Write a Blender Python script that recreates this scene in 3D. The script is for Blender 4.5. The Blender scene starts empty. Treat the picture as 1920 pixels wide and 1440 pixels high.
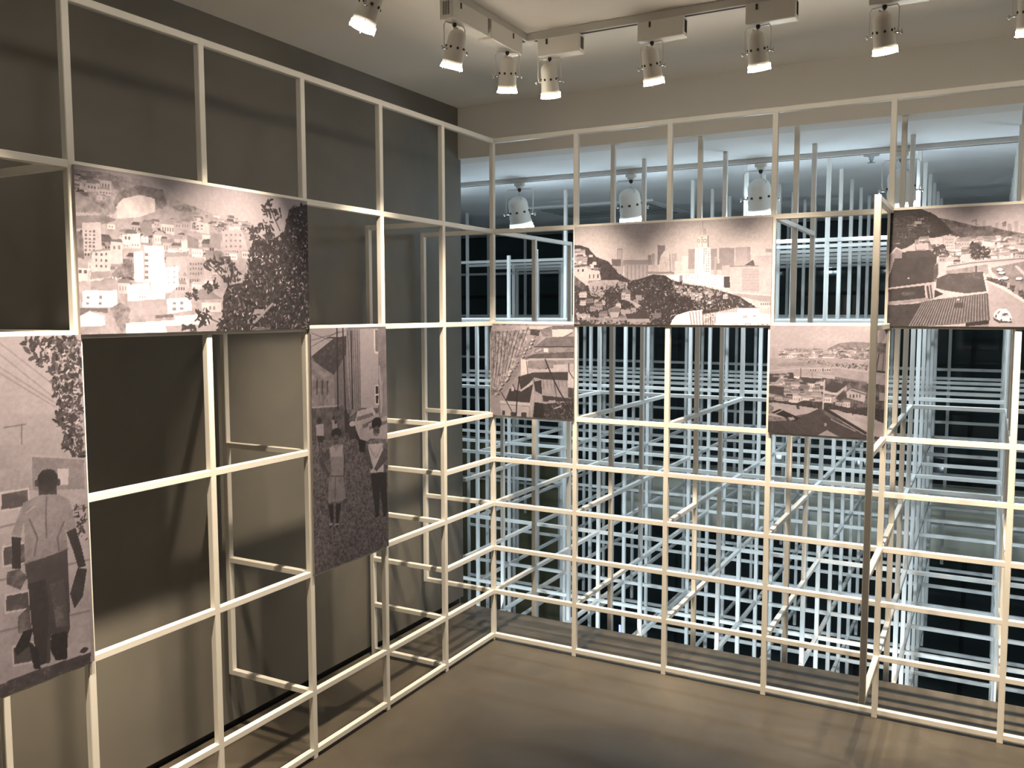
import bpy, bmesh, math, random
import numpy as np
from mathutils import Vector, Matrix

# ------------------------------------------------------------------ camera
SC = bpy.context.scene
COL = SC.collection
cam_d = bpy.data.cameras.new('camera')
cam = bpy.data.objects.new('camera', cam_d)
COL.objects.link(cam)
SC.camera = cam
cam_d.sensor_width = 36.0
cam_d.lens = 36.0 * 1642.27 / 1920.0
cam_d.clip_start = 0.05
YAW, PIT, ROL = -0.4999, -0.0827, -0.0017
_f = Vector((math.sin(YAW) * math.cos(PIT), math.cos(YAW) * math.cos(PIT), math.sin(PIT)))
_r = Vector((math.cos(YAW), -math.sin(YAW), 0))
_u = _r.cross(_f)
_r2 = math.cos(ROL) * _r + math.sin(ROL) * _u
_u2 = -math.sin(ROL) * _r + math.cos(ROL) * _u
cam.matrix_world = Matrix(((_r2.x, _u2.x, -_f.x, 2.4006), (_r2.y, _u2.y, -_f.y, -4.1761),
                           (_r2.z, _u2.z, -_f.z, 1.8167), (0, 0, 0, 1)))
# ------------------------------------------------------------------ world, exposure
world = bpy.data.worlds.new('night')
SC.world = world
world.use_nodes = True
world.node_tree.nodes['Background'].inputs[0].default_value = (0.55, 0.62, 0.75, 1)
world.node_tree.nodes['Background'].inputs[1].default_value = 0.02
SC.view_settings.view_transform = 'Standard'
SC.view_settings.look = 'None'
SC.view_settings.exposure = 0.0
SC.view_settings.gamma = 1.0
SC.view_settings.use_curve_mapping = False
WARM = (1.0, 0.80, 0.56)
COOL = (0.70, 0.88, 1.0)
FRONT_W = 190.0      # watt of each warm track lamp
VOID_W = 24.0       # watt of each cool lamp over the void

# ------------------------------------------------------------------ materials
def new_mat(name):
    m = bpy.data.materials.new(name)
    m.use_nodes = True
    nt = m.node_tree
    return m, nt, nt.nodes['Principled BSDF']

def mat_plain(name, col, rough=0.5, metal=0.0, noise=0.0, scale=20.0, bump=0.0, spec=0.5):
    m, nt, b = new_mat(name)
    b.inputs['Roughness'].default_value = rough
    b.inputs['Metallic'].default_value = metal
    b.inputs['Specular IOR Level'].default_value = spec
    b.inputs['Base Color'].default_value = (*col, 1)
    if noise or bump:
        tc = nt.nodes.new('ShaderNodeTexCoord')
        n = nt.nodes.new('ShaderNodeTexNoise')
        n.inputs['Scale'].default_value = scale
        n.inputs['Detail'].default_value = 5
        nt.links.new(tc.outputs['Object'], n.inputs['Vector'])
        if noise:
            mx = nt.nodes.new('ShaderNodeMix')
            mx.data_type = 'RGBA'
            mx.inputs['A'].default_value = (*[c * (1 - noise) for c in col], 1)
            mx.inputs['B'].default_value = (*[min(1, c * (1 + noise)) for c in col], 1)
            nt.links.new(n.outputs['Fac'], mx.inputs['Factor'])
            nt.links.new(mx.outputs['Result'], b.inputs['Base Color'])
        if bump:
            bp = nt.nodes.new('ShaderNodeBump')
            bp.inputs['Strength'].default_value = bump
            bp.inputs['Distance'].default_value = 0.01
            nt.links.new(n.outputs['Fac'], bp.inputs['Height'])
            nt.links.new(bp.outputs['Normal'], b.inputs['Normal'])
    return m

def mat_emit(name, col, strength):
    m, nt, b = new_mat(name)
    b.inputs['Base Color'].default_value = (0.8, 0.8, 0.8, 1)
    b.inputs['Emission Color'].default_value = (*col, 1)
    b.inputs['Emission Strength'].default_value = strength
    return m

def mat_concrete(name, c0, c1, c2, scale, rough, spots=False):
    """mottled concrete: two noise octaves mixed through a ramp, fine relief"""
    m, nt, b = new_mat(name)
    tc = nt.nodes.new('ShaderNodeTexCoord')
    n = nt.nodes.new('ShaderNodeTexNoise')
    n.inputs['Scale'].default_value = scale
    n.inputs['Detail'].default_value = 6
    n.inputs['Roughness'].default_value = 0.55
    n.inputs['Distortion'].default_value = 0.6
    nt.links.new(tc.outputs['Object'], n.inputs['Vector'])
    r = nt.nodes.new('ShaderNodeValToRGB')
    e = r.color_ramp.elements
    e[0].position = 0.3
    e[0].color = (*c0, 1)
    e[1].position = 0.72
    e[1].color = (*c2, 1)
    k = e.new(0.5)
    k.color = (*c1, 1)
    nt.links.new(n.outputs['Fac'], r.inputs['Fac'])
    nt.links.new(r.outputs['Color'], b.inputs['Base Color'])
    n2 = nt.nodes.new('ShaderNodeTexNoise')
    n2.inputs['Scale'].default_value = scale * 25
    n2.inputs['Detail'].default_value = 4
    nt.links.new(tc.outputs['Object'], n2.inputs['Vector'])
    bp = nt.nodes.new('ShaderNodeBump')
    bp.inputs['Strength'].default_value = 0.06
    bp.inputs['Distance'].default_value = 0.004
    nt.links.new(n2.outputs['Fac'], bp.inputs['Height'])
    nt.links.new(bp.outputs['Normal'], b.inputs['Normal'])
    mr = nt.nodes.new('ShaderNodeMapRange')
    mr.inputs['To Min'].default_value = rough - 0.08
    mr.inputs['To Max'].default_value = rough + 0.1
    nt.links.new(n.outputs['Fac'], mr.inputs['Value'])
    nt.links.new(mr.outputs['Result'], b.inputs['Roughness'])
    return m

M = {}
M['tube'] = mat_plain('white_tube_paint', (0.78, 0.77, 0.74), 0.42, noise=0.03, scale=9)
M['floor'] = mat_concrete('polished_concrete', (0.050, 0.043, 0.034), (0.084, 0.073, 0.058), (0.128, 0.112, 0.090), 1.3, 0.42)
M['wall_dark'] = mat_concrete('grey_cement_wall', (0.135, 0.130, 0.118), (0.160, 0.153, 0.138), (0.188, 0.178, 0.158), 1.7, 0.55)
M['ceiling'] = mat_plain('ceiling_paint', (0.72, 0.70, 0.67), 0.9, noise=0.02, scale=3)
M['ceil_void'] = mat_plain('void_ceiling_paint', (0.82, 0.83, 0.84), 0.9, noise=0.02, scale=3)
M['black'] = mat_plain('black_recess', (0.012, 0.012, 0.012), 0.6)
M['ledge'] = M['floor']
M['glass'] = mat_plain('night_glass', (0.045, 0.058, 0.060), 0.05, spec=0.5)
M['mullion'] = mat_plain('grey_mullion', (0.30, 0.33, 0.35), 0.4)
M['slab'] = mat_plain('beige_slab', (0.86, 0.84, 0.70), 0.8, noise=0.06, scale=4)
M['ochre'] = mat_plain('ochre_pier', (0.24, 0.22, 0.12), 0.8, noise=0.15, scale=3)
M['dark_floor'] = mat_plain('dark_lower_floor', (0.055, 0.056, 0.055), 0.5, noise=0.3, scale=2)
M['lamp'] = mat_plain('lamp_white_enamel', (0.72, 0.70, 0.66), 0.35)
M['lamp_dark'] = mat_plain('lamp_vent_black', (0.02, 0.02, 0.02), 0.6)
M['chrome'] = mat_plain('chrome_screw', (0.7, 0.7, 0.7), 0.2, metal=1.0)
M['wire'] = mat_plain('lamp_wire_clear', (0.55, 0.52, 0.48), 0.4)
M['warm_lens'] = mat_emit('warm_lamp_glass', (1.0, 0.86, 0.66), 36.0)
M['cool_lens'] = mat_emit('cool_lamp_glass', (0.70, 0.88, 1.0), 62.0)
M['track'] = mat_plain('track_white', (0.60, 0.58, 0.55), 0.5)
M['blue'] = mat_emit('blue_light', (0.08, 0.12, 1.0), 3.0)
M['board'] = mat_plain('panel_board_edge', (0.30, 0.27, 0.27), 0.7)
M['cream'] = mat_plain('cream_box', (0.62, 0.58, 0.42), 0.7)
M['grille'] = mat_plain('grille_grey', (0.30, 0.31, 0.30), 0.6)

# ------------------------------------------------------------------ helpers
def link(o, parent=None):
    COL.objects.link(o)
    if parent:
        o.parent = parent
    return o

def empty(name, loc, label=None, cat=None, group=None, rot=(0, 0, 0)):
    o = bpy.data.objects.new(name, None)
    o.empty_display_size = 0.05
    o.location = loc
    o.rotation_euler = rot
    COL.objects.link(o)
    tag(o, label, cat, group)
    return o

def tag(o, label=None, cat=None, group=None, kind=None):
    if label: o['label'] = label
    if cat: o['category'] = cat
    if group: o['group'] = group
    if kind: o['kind'] = kind
    return o

def bm_obj(name, bm, mat, parent=None, loc=(0, 0, 0), smooth=False):
    me = bpy.data.meshes.new(name)
    bm.normal_update()
    bm.to_mesh(me)
    bm.free()
    if smooth:
        me.polygons.foreach_set('use_smooth', [True] * len(me.polygons))
    me.materials.append(mat)
    o = bpy.data.objects.new(name, me)
    o.location = loc
    return link(o, parent)

def add_box(bm, lo, hi, bev=0.0):
    ret = bmesh.ops.create_cube(bm, size=1.0)
    vs = ret['verts']
    for v in vs:
        v.co = Vector([lo[i] + (v.co[i] + 0.5) * (hi[i] - lo[i]) for i in range(3)])
    if bev:
        es = list({e for v in vs for e in v.link_edges})
        bmesh.ops.bevel(bm, geom=es, offset=bev, segments=1, affect='EDGES')

def box(name, lo, hi, mat, parent=None, bev=0.0):
    """box given by world corners; origin at the middle of its base"""
    org = Vector(((lo[0] + hi[0]) / 2, (lo[1] + hi[1]) / 2, lo[2]))
    base = Vector((0, 0, 0))
    if parent:
        base = parent_world(parent)
    bm = bmesh.new()
    add_box(bm, [lo[i] - org[i] for i in range(3)], [hi[i] - org[i] for i in range(3)], bev)
    return bm_obj(name, bm, mat, parent, org - base)

def parent_world(p):
    v = Vector((0, 0, 0))
    while p:
        v += Vector(p.location)
        p = p.parent
    return v

_tube = {}
def tube(name, a, b, parent, w=0.025, mat=None):
    """axis-aligned square tube from a to b with softened edges; alike tubes share their mesh"""
    a, b = Vector(a), Vector(b)
    d = b - a
    ax = max(range(3), key=lambda i: abs(d[i]))
    L = abs(d[ax])
    mat = mat or M['tube']
    key = (ax, round(L, 4), w, mat.name)
    if key not in _tube:
        bm = bmesh.new()
        h = [w / 2] * 3
        h[ax] = L / 2
        add_box(bm, [-x for x in h], h, 0.0022)
        me = bpy.data.meshes.new(name)
        bm.to_mesh(me)
        bm.free()
        me.materials.append(mat)
        _tube[key] = me
    o = bpy.data.objects.new(name, _tube[key])
    o.location = (a + b) / 2 - (parent_world(parent) if parent else Vector())
    return link(o, parent)

def lathe(name, prof, mat, parent=None, loc=(0, 0, 0), n=24, smooth=True):
    """profile [(r, z)] turned about the local z axis"""
    bm = bmesh.new()
    rings = []
    for r, z in prof:
        if r < 1e-6:
            rings.append([bm.verts.new((0, 0, z))])
        else:
            rings.append([bm.verts.new((r * math.cos(2 * math.pi * i / n), r * math.sin(2 * math.pi * i / n), z)) for i in range(n)])
    for A, B in zip(rings, rings[1:]):
        for i in range(n):
            j = (i + 1) % n
            if len(A) == 1 and len(B) > 1: bm.faces.new((A[0], B[j], B[i]))
            elif len(B) == 1 and len(A) > 1: bm.faces.new((A[i], A[j], B[0]))
            elif len(A) > 1: bm.faces.new((A[i], A[j], B[j], B[i]))
    bmesh.ops.recalc_face_normals(bm, faces=bm.faces)
    return bm_obj(name, bm, mat, parent, loc, smooth)

def wire(name, pts, r, mat, parent=None, n=8):
    """round bar along a polyline, one mesh"""
    bm = bmesh.new()
    rings = []
    P = [Vector(p) for p in pts]
    for i, p in enumerate(P):
        t = (P[min(i + 1, len(P) - 1)] - P[max(i - 1, 0)]).normalized()
        s = t.orthogonal().normalized() if i == 0 else (s - t * s.dot(t)).normalized()
        q = t.cross(s)
        rings.append([bm.verts.new(p + r * (math.cos(2 * math.pi * k / n) * s + math.sin(2 * math.pi * k / n) * q)) for k in range(n)])
    for A, B in zip(rings, rings[1:]):
        for k in range(n):
            bm.faces.new((A[k], A[(k + 1) % n], B[(k + 1) % n], B[k]))
    bm.faces.new(rings[0][::-1])
    bm.faces.new(rings[-1])
    bmesh.ops.recalc_face_normals(bm, faces=bm.faces)
    return bm_obj(name, bm, mat, parent, smooth=True)

def struct(name, lo, hi, mat, label=None, parent=None):
    o = box(name, lo, hi, mat, parent)
    return tag(o, label, None, None, 'structure')

# ------------------------------------------------------------------ structure
U = 0.25                                   # half of one lattice cell
ZR = {r: U * r for r in range(-14, 11)}
ZR[9] = 2.249
ZR[11] = 2.7315
FZ = -0.03
CEIL = 3.05
VC = 2.745                                 # ceiling over the void
LEDGE = 0.44
struct('floor', (-0.5, -6.6, FZ - 0.25), (5.2, LEDGE, FZ), M['floor'], 'brown grey polished concrete floor of the gallery')
struct('ceiling', (-0.6, -6.6, CEIL), (5.2, 0.47, CEIL + 0.1), M['ceiling'], 'plain off-white ceiling above the spotlights')
wl = struct('wall_left', (-0.72, -6.6, 0.0), (-0.5, 0.48, CEIL), M['wall_dark'], 'dark grey cement wall behind the white grid')
struct('baseboard_left', (-0.72, -6.6, FZ - 0.25), (-0.515, 0.46, 0.0), M['black'], 'black recessed base strip of the grey wall')
struct('wall_right', (5.0, -6.6, FZ), (5.2, LEDGE, CEIL), M['wall_dark'], 'plain grey wall closing the gallery')
struct('wall_back', (-0.6, -6.8, FZ), (5.2, -6.6, CEIL), M['wall_dark'], 'plain grey wall at the rear of the gallery')
struct('trim_1', (-0.7, 0.45, VC), (5.2, 0.62, CEIL + 0.1), M['ceiling'], 'beige ceiling drop between gallery and void')
# the void beyond the screen
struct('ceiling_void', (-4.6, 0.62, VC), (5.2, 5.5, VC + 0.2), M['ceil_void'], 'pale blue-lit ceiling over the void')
struct('floor_lower', (-4.6, -1.0, -3.1), (5.2, 5.5, -3.0), M['dark_floor'], 'dark floor of the storey below')
struct('wall_void_left', (-4.7, 0.48, -3.0), (-4.6, 5.5, VC), M['mullion'], 'shaded side wall of the void')
struct('wall_void_front', (-4.7, 0.40, -3.0), (-0.72, 0.48, VC), M['mullion'], 'shaded near wall of the void beside the grey wall')
struct('wall_lower_storey', (-4.7, -1.1, -3.0), (5.3, -1.0, FZ - 0.25), M['mullion'], 'wall of the storey below the gallery floor')
struct('wall_void_right', (5.2, LEDGE, -3.0), (5.3, 5.5, VC), M['mullion'], 'shaded side wall of the void on the right')
win = struct('window_1', (-4.6, 5.44, -3.0), (5.2, 5.5, VC), M['black'], 'tall night-black glazing at the far side of the void')
for i in range(10):
    x0 = -4.6 + 0.98 * i
    for (z0, z1) in ((-3.0, -1.4), (-1.4, 0.3), (0.3, 2.0), (2.0, VC)):
        box('pane', (x0 + 0.02, 5.425, z0 + 0.02), (x0 + 0.96, 5.438, z1 - 0.02), M['glass'], win)
struct('trim_2', (-1.25, 5.12, -0.54), (5.2, 5.40, 0.10), M['slab'], 'beige edge of the floor slab across the void')
struct('trim_3', (-4.6, 5.05, -1.9), (-2.0, 5.40, 0.25), M['ochre'], 'olive pier standing across the void')

# ------------------------------------------------------------------ lattices
PW = 0.025
def screen_left():
    T = empty('lattice_screen', (0, 0, FZ), 'white square-tube grid screen standing along the grey wall', 'lattice screen')
    K = 8
    for k in range(1, K + 1):
        tube('post', (0, -0.5 * k, FZ), (0, -0.5 * k, ZR[11] + PW / 2), T)
    for r in (11, 9, 7, 5, 3, 1, 0):
        tube('rail', (0, -0.5 * K, ZR[r]), (0, -PW / 2, ZR[r]), T, 0.0242)
    for r in (4, 2):
        tube('rail', (0, -0.5, ZR[r]), (0, -PW / 2, ZR[r]), T, 0.0242)
    xb = -0.455
    spec = {0: (9, 1, (9, 5, 3, 1)), 1: (9, 0, (9, 5, 4, 3, 2, 1, 0)), 3: (7, 1, (7, 5, 3, 1)), 5: (9, 0, (9, 7, 3, 1, 0))}
    for k, (top, bot, ties) in spec.items():
        y = -0.5 * k
        tube('wall_post', (xb, y, ZR[bot] - (PW / 2 if bot else 0.03)), (xb, y, ZR[top] + PW / 2), T)
        for r in ties:
            tube('tie_bar', (xb, y, ZR[r]), (-PW / 2, y, ZR[r]), T, 0.0238)
    return T
SL = screen_left()

def screen_right():
    T = empty('lattice_screen', (0, 0, FZ), 'white square-tube grid screen standing along the open ledge', 'lattice screen')
    for k in range(0, 9):
        tube('post', (0.5 * k, 0, FZ), (0.5 * k, 0, ZR[11] + PW / 2), T)
    for r in (11, 9, 7, 5, 4, 3, 2, 1, 0):
        tube('rail', (PW / 2, 0, ZR[r]), (4.0, 0, ZR[r]), T, 0.0242)
    # the frame that steps out towards the visitor
    tube('outrigger_post', (2.0, -0.5, ZR[1] - PW / 2), (2.0, -0.5, ZR[9] + PW / 2), T)
    for r in (9, 7, 5, 3, 1):
        tube('tie_bar', (2.0, -0.5, ZR[r]), (2.0, -PW / 2, ZR[r]), T, 0.0238)
    return T
SR = screen_right()

def void_lattice():
    T = empty('space_lattice', (0, 0.5, -3.0), 'tall white three-dimensional tube lattice filling the dark void', 'lattice')
    xs = [0.5 * i for i in range(-4, 7)]
    tall = {(-0.5, 2.0), (-2.0, 3.0)}          # the few left-hand posts that reach the ceiling
    for y in (0.5, 1.0, 1.5, 2.0, 2.5, 3.0, 3.5, 4.0):
        for x in xs:
            if y < 1.2 and x < -0.1 and (x, y) != (-0.5, 1.0): continue
            top = VC if (x > 0.4 or (x, y) in tall) else ZR[9] + PW / 2
            if (x, y) == (-0.5, 1.0): top = ZR[5]
            elif (x, y) == (-1.0, 1.5) or (x < -1.2 and y < 2.7): top = ZR[7] + PW / 2
            tube('post', (x, y, -2.6 if y < 3.2 else -0.9), (x, y, top), T)
    for y in (1.5, 2.0, 2.5, 3.0, 3.5, 4.0):
        for r in (9, 7, 5, 3, 1, -1, -3, -5, -7):
            if y > 3.2 and r < -1 - (y < 3.7) * 2: continue
            x0 = 0.5 if (r == 9 and y < 2.2) else 0.0 if (r <= 1 and y in (2.5, 3.5)) else xs[0]
            tube('rail', (x0, y, ZR[r]), (xs[-1], y, ZR[r]), T, 0.0242)
    # cross bars from the screen into the void
    for x in xs:
        if -0.1 < x < 4.1:
            for r in (5, 3, 1):
                tube('cross_bar', (x, PW / 2, ZR[r]), (x, 1.5 if r == 5 else 4.0, ZR[r]), T, 0.0236)
        elif x > -1.2:
            for r in (3, 1):
                tube('cross_bar', (x, 0.5 if x > -0.6 else 1.5, ZR[r]), (x, 4.0, ZR[r]), T, 0.0236)
        for r in (-1, -3, -5) if x > -1.2 else ():
            tube('cross_bar', (x, 0.5 if x > -0.6 else 1.5, ZR[r]), (x, 3.0 if r < -3 else 4.0, ZR[r]), T, 0.0236)
    for x in (0.0, 1.5):
        tube('cross_bar', (x, PW / 2, ZR[9]), (x, 1.0, ZR[9]), T, 0.0236)
    return T
VL = void_lattice()

def far_lattice():
    T = empty('lattice_screen', (0, 5.0, -0.6), 'distant flat white grid standing before the night-black glazing', 'lattice screen')
    for i in range(-9, 6):
        tube('post', (2.07 + 0.5 * i - 1.0, 5.0, -0.60), (2.07 + 0.5 * i - 1.0, 5.0, VC), T, 0.028)
    for r in (9, 7, 5, 3, 1, -1):
        tube('rail', (-3.43, 5.0, ZR[r] + 0.015), (3.57, 5.0, ZR[r] + 0.015), T, 0.0272)
    return T
FL = far_lattice()

# ------------------------------------------------------------------ lighting tracks and lamps
def track(name, segs, z0, z1, label):
    """surface track: a channel body with an open black slot below"""
    lo, hi = segs[0]
    T = empty(name, (lo[0], lo[1], z1), label, 'lighting track')
    for lo, hi in segs:
        ax = 0 if hi[0] - lo[0] > hi[1] - lo[1] else 1
        ch = box('channel', (lo[0], lo[1], z0), (hi[0], hi[1], z1), M['track'], T, 0.002)
        m = [(lo[i] + hi[i]) / 2 for i in range(2)]
        a, b = [lo[0], lo[1], z0 - 0.0012], [hi[0], hi[1], z0 + 0.004]
        o = 1 - ax
        a[o], b[o] = m[o] - 0.007, m[o] + 0.007
        a[ax] += 0.03
        b[ax] -= 0.03
        box('slot', a, b, M['lamp_dark'], ch)
    return T

TX, TY = 0.52, -0.60
track('ceiling_track', [((TX - 0.018, -4.6), (TX + 0.018, TY + 0.018)), ((TX + 0.018, TY - 0.018), (4.6, TY + 0.018))],
      CEIL - 0.034, CEIL, 'white L-shaped lighting track fixed to the gallery ceiling')
track('ceiling_track', [((-3.6, 1.30), (4.6, 1.345))], VC - 0.028, VC, 'long white lighting track on the ceiling over the void')

def head_parts(T, piv, aim, s, lens_mat, axis, fat=1.0):
    """lamp head turned to its aim about the yoke pivot; returns the unit aim direction"""
    d = (Vector(aim) - (parent_world(T) + piv)).normalized()
    q = (-d).to_track_quat('Z', 'Y')
    def put(o):
        o.location = piv
        o.rotation_mode = 'QUATERNION'
        o.rotation_quaternion = q
        return o
    b = put(lathe('lamp_head', [(0, .080 * s), (.013 * s, .080 * s), (.022 * s, .074 * s), (.031 * s, .066 * s), (.0355 * s, .050 * s), (.0365 * s, .0 * s),
                                (.0385 * s, -.004 * s), (.0385 * s, -.030 * s), (.040 * s, -.033 * s), (.040 * s, -.047 * s), (.036 * s, -.049 * s), (.035 * s, -.040 * s), (0, -.038 * s)],
                  M['lamp'], T))
    bm = bmesh.new()
    for i in range(8):
        a = 2 * math.pi * (i + .5) / 8
        r = bmesh.ops.create_uvsphere(bm, u_segments=8, v_segments=5, radius=.0056 * s)
        bmesh.ops.translate(bm, verts=r['verts'], vec=(.0350 * s * math.cos(a), .0350 * s * math.sin(a), .012 * s))
    tag(bm_obj('vent_holes', bm, M['lamp_dark'], b), kind='stuff')
    ln = lathe('lens', [(.034 * s, -.046 * s), (.0395 * s, -.049 * s), (.0425 * s, -.058 * s), (.0455 * s, -.068 * s), (.042 * s, -.069 * s), (.028 * s, -.064 * s), (0, -.062 * s)], lens_mat, b)
    bm = bmesh.new()
    for a in (0.3, 0.3 + math.pi / 2, 0.3 + math.pi, 0.3 + 1.5 * math.pi):
        r = bmesh.ops.create_cube(bm, size=1)
        for v in r['verts']:
            v.co = Vector((v.co.x * .003 * s, v.co.y * .003 * s, v.co.z * .030 * s - .060 * s)) + Vector((.0435 * s * math.cos(a), .0435 * s * math.sin(a), 0))
    tag(bm_obj('lens_clips', bm, M['chrome'], b), kind='stuff')
    b.scale = (fat, fat, 1.0)
    return d, q

def spot(T, piv, d, q, power, col, angle, s, blend=0.55):
    L = bpy.data.lights.new('spot_beam', 'SPOT')
    L.energy = power
    L.color = col
    L.spot_size = math.radians(angle)
    L.spot_blend = blend
    L.shadow_soft_size = 0.022 * s
    o = bpy.data.objects.new('spot_beam', L)
    link(o, T)
    o.location = piv + d * 0.082 * s
    o.rotation_mode = 'QUATERNION'
    o.rotation_quaternion = q
    return o

def yoke_parts(T, top, piv, ax, s, fat=1.0):
    """flat bracket from the mount down both sides of the head, with a wing screw on each end"""
    w = 0.052 * s * fat
    ax = Vector(ax).normalized()
    pts = [piv + ax * w * .93, piv + ax * w + Vector((0, 0, .02 * s)), Vector((piv.x, piv.y, top.z - .016 * s)) + ax * w, Vector((piv.x, piv.y, top.z - .004 * s)) + ax * (w * .86),
           Vector((piv.x, piv.y, top.z - .004 * s)) - ax * (w * .86), Vector((piv.x, piv.y, top.z - .016 * s)) - ax * w, piv - ax * w + Vector((0, 0, .02 * s)), piv - ax * w * .93]
    wire('yoke', pts, .0026 * s, M['lamp'], T)
    for sg in (-1, 1):
        c = piv + ax * sg * w
        wire('wing_screw', [c - ax * sg * .018 * s, c + ax * sg * .008 * s, c + ax * sg * .010 * s + Vector((0, 0, .007 * s)), c + ax * sg * .010 * s - Vector((0, 0, .008 * s))], .0034 * s, M['chrome'], T, 6)
    lathe('swivel', [(0, .002 * s), (.008 * s, .0), (.009 * s, -.008 * s), (.004 * s, -.016 * s), (0, -.017 * s)], M['lamp_dark'], T, top, 12)

def front_lamp(along, pos, box_lo, box_hi, aim, label, power=1.0):
    """track spotlight: gear box clipped under the track, yoke, tilting head"""
    x, y = (TX, pos) if along == 'y' else (pos, TY)
    T = empty('track_spotlight', (x, y, CEIL - 0.034), label, 'spotlight', 'warm track spotlights on the gallery ceiling')
    zt, zb = -0.002, -0.080
    a, b = (box_lo - pos, box_hi - pos)
    lo, hi = ((-.030, a, zb), (.030, b, zt)) if along == 'y' else ((a, -.030, zb), (b, .030, zt))
    bm = bmesh.new()
    add_box(bm, lo, hi, 0.003)
    g = bm_obj('gear_box', bm, M['lamp'], T)
    # ventilation slits in both ends and the little latch on the side
    bm = bmesh.new()
    for e in (a - .0006, b + .0006):
        for k in range(4):
            c = -.012 + .008 * k
            if along == 'y': add_box(bm, (c - .0014, e - .001, zb + .016), (c + .0014, e + .001, zt - .012))
            else: add_box(bm, (e - .001, c - .0014, zb + .016), (e + .001, c + .0014, zt - .012))
    tag(bm_obj('vent_slits', bm, M['lamp_dark'], g), kind='stuff')
    bm = bmesh.new()
    if along == 'y': add_box(bm, (.029, -.004, -.030), (.032, .004, -.008))
    else: add_box(bm, (-.004, -.032, -.030), (.004, -.029, -.008))
    bm_obj('latch', bm, M['lamp_dark'], g)
    top = Vector((0, 0, zb))
    piv = Vector((0, 0, zb - .104))
    h = Vector((aim[0] - x, aim[1] - y, 0))
    axis = Vector((-h.y, h.x, 0)).normalized()
    yoke_parts(T, top, piv, axis, 1.0)
    d, q = head_parts(T, piv, aim, 1.0, M['warm_lens'], axis)
    wire('cable', [top + Vector((0, 0, -.012)), top + Vector((.006, .004, -.022)) + axis * .012, piv - d * .084 + axis * .01, piv - d * .076], .0026, M['wire'], T, 6)
    spot(T, piv, d, q, power * FRONT_W, WARM, 62, 1.0, 1.0)
    return T

front_lamp('y', -1.735, -1.80, -1.54, (0, -2.00, 1.30), 'leftmost lit spotlight, cut by the top of the photo', 1.12)
front_lamp('y', -1.195, -1.255, -0.985, (0, -1.02, 1.30), 'lit spotlight on the short track arm, its side holes showing, second from the left', 1.12)
front_lamp('y', -0.770, -0.960, -0.685, (0.22, -0.30, 1.0), 'lit spotlight on the short track arm next to the track corner', 1.12)
front_lamp('x', 0.640, 0.594, 0.796, (0.50, 0, 1.20), 'lit spotlight on the long track arm next to the track corner')
front_lamp('x', 1.115, 1.060, 1.258, (1.20, 0, 1.20), 'lit spotlight above the skyline photograph, second on the long track arm')
front_lamp('x', 1.552, 1.508, 1.700, (1.62, 0, 1.20), 'lit spotlight third on the long track arm, gear box cut by the photo top')
front_lamp('x', 2.012, 1.960, 2.160, (2.12, 0, 1.20), 'bright lit spotlight near the top right, yoke cut by the photo top', 1.32)
front_lamp('x', 2.475, 2.430, 2.630, (2.55, 0, 1.20), 'spotlight at the right edge of the photo, only a wing screw showing', 1.32)
front_lamp('x', 2.95, 2.90, 3.10, (3.1, 0, 1.20), 'spotlight past the right edge of the photo on the long track arm', 1.32)
front_lamp('y', -2.30, -2.36, -2.10, (0, -2.40, 0.85), 'spotlight past the top edge on the short track arm above the walking man photograph', 1.45)
front_lamp('y', -2.80, -2.86, -2.60, (0.0, -2.9, 1.05), 'spotlight over the left foreground on the short track arm', 1.6)
front_lamp('y', -3.30, -3.36, -3.10, (0.0, -3.4, 1.05), 'spotlight nearest the viewer on the short track arm', 1.6)
front_lamp('x', 3.45, 3.40, 3.60, (3.5, 0, 1.20), 'spotlight farthest right on the long track arm', 1.32)

def void_lamp(x, aim, label, y=1.322, z=None, power=None):
    """bigger cool spotlight on a small adapter"""
    s = 1.5
    T = empty('track_spotlight', (x, y, VC - 0.028 if z is None else z), label, 'spotlight', 'cool track spotlights over the void')
    bm = bmesh.new()
    add_box(bm, (-.035, -.016, -.026), (.035, .016, 0), .004)
    add_box(bm, (-.022, -.014, -.042), (.022, .014, -.022), .004)
    bm_obj('adapter', bm, M['lamp'], T)
    top = Vector((0, 0, -.042))
    piv = Vector((0, 0, -.042 - .118 * s))
    axis = Vector((1, 0.15, 0)).normalized()
    yoke_parts(T, top, piv, axis, s, 1.28)
    d, q = head_parts(T, piv, aim, s, M['cool_lens'], axis, 1.3)
    wire('cable', [top + Vector((0, 0, -.02)), top + Vector((.01, -.03, -.05)), top + Vector((.05, -.06, -.08)), piv + Vector((.03, -.06, .05)), piv + Vector((-.02, -.062, .055))], .003, M['wire'], T, 6)
    spot(T, piv, d, q, power or VOID_W, COOL, 120, s, 0.8)
    return T
for i, (x, lb) in enumerate(((-0.54, 'white cool spotlight over the void seen in the first grid cell right of the corner'),
              (0.29, 'white cool spotlight over the void just above the left half of the skyline photograph'),
              (1.13, 'white cool spotlight over the void just above the right half of the skyline photograph'),
              (1.92, 'white cool spotlight over the void above the hillside-with-car photograph'),
              (-1.45, 'white cool spotlight over the void hidden behind the grey wall'),
              (2.85, 'white cool spotlight over the void past the right edge of the photo'))):
    void_lamp(x, (x + 0.1, 2.05, 0.0), lb)

track('ceiling_track', [((-1.6, 0.18), (3.6, 0.225))], FZ - 0.278, FZ - 0.25, 'added unseen track under the gallery floor, carrying spots that brighten the lower lattice')  # unseen track and spots, added to brighten the lower lattice and far slab
for x, lb in ((-0.6, 'left'), (0.65, 'second'), (1.9, 'third'), (3.1, 'right')):
    void_lamp(x, (x, 4.8, -0.25), lb + ' added spotlight of the unseen row under the gallery floor, brightening the lower lattice and far slab', 0.2025, FZ - 0.278, 30.0)

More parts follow.
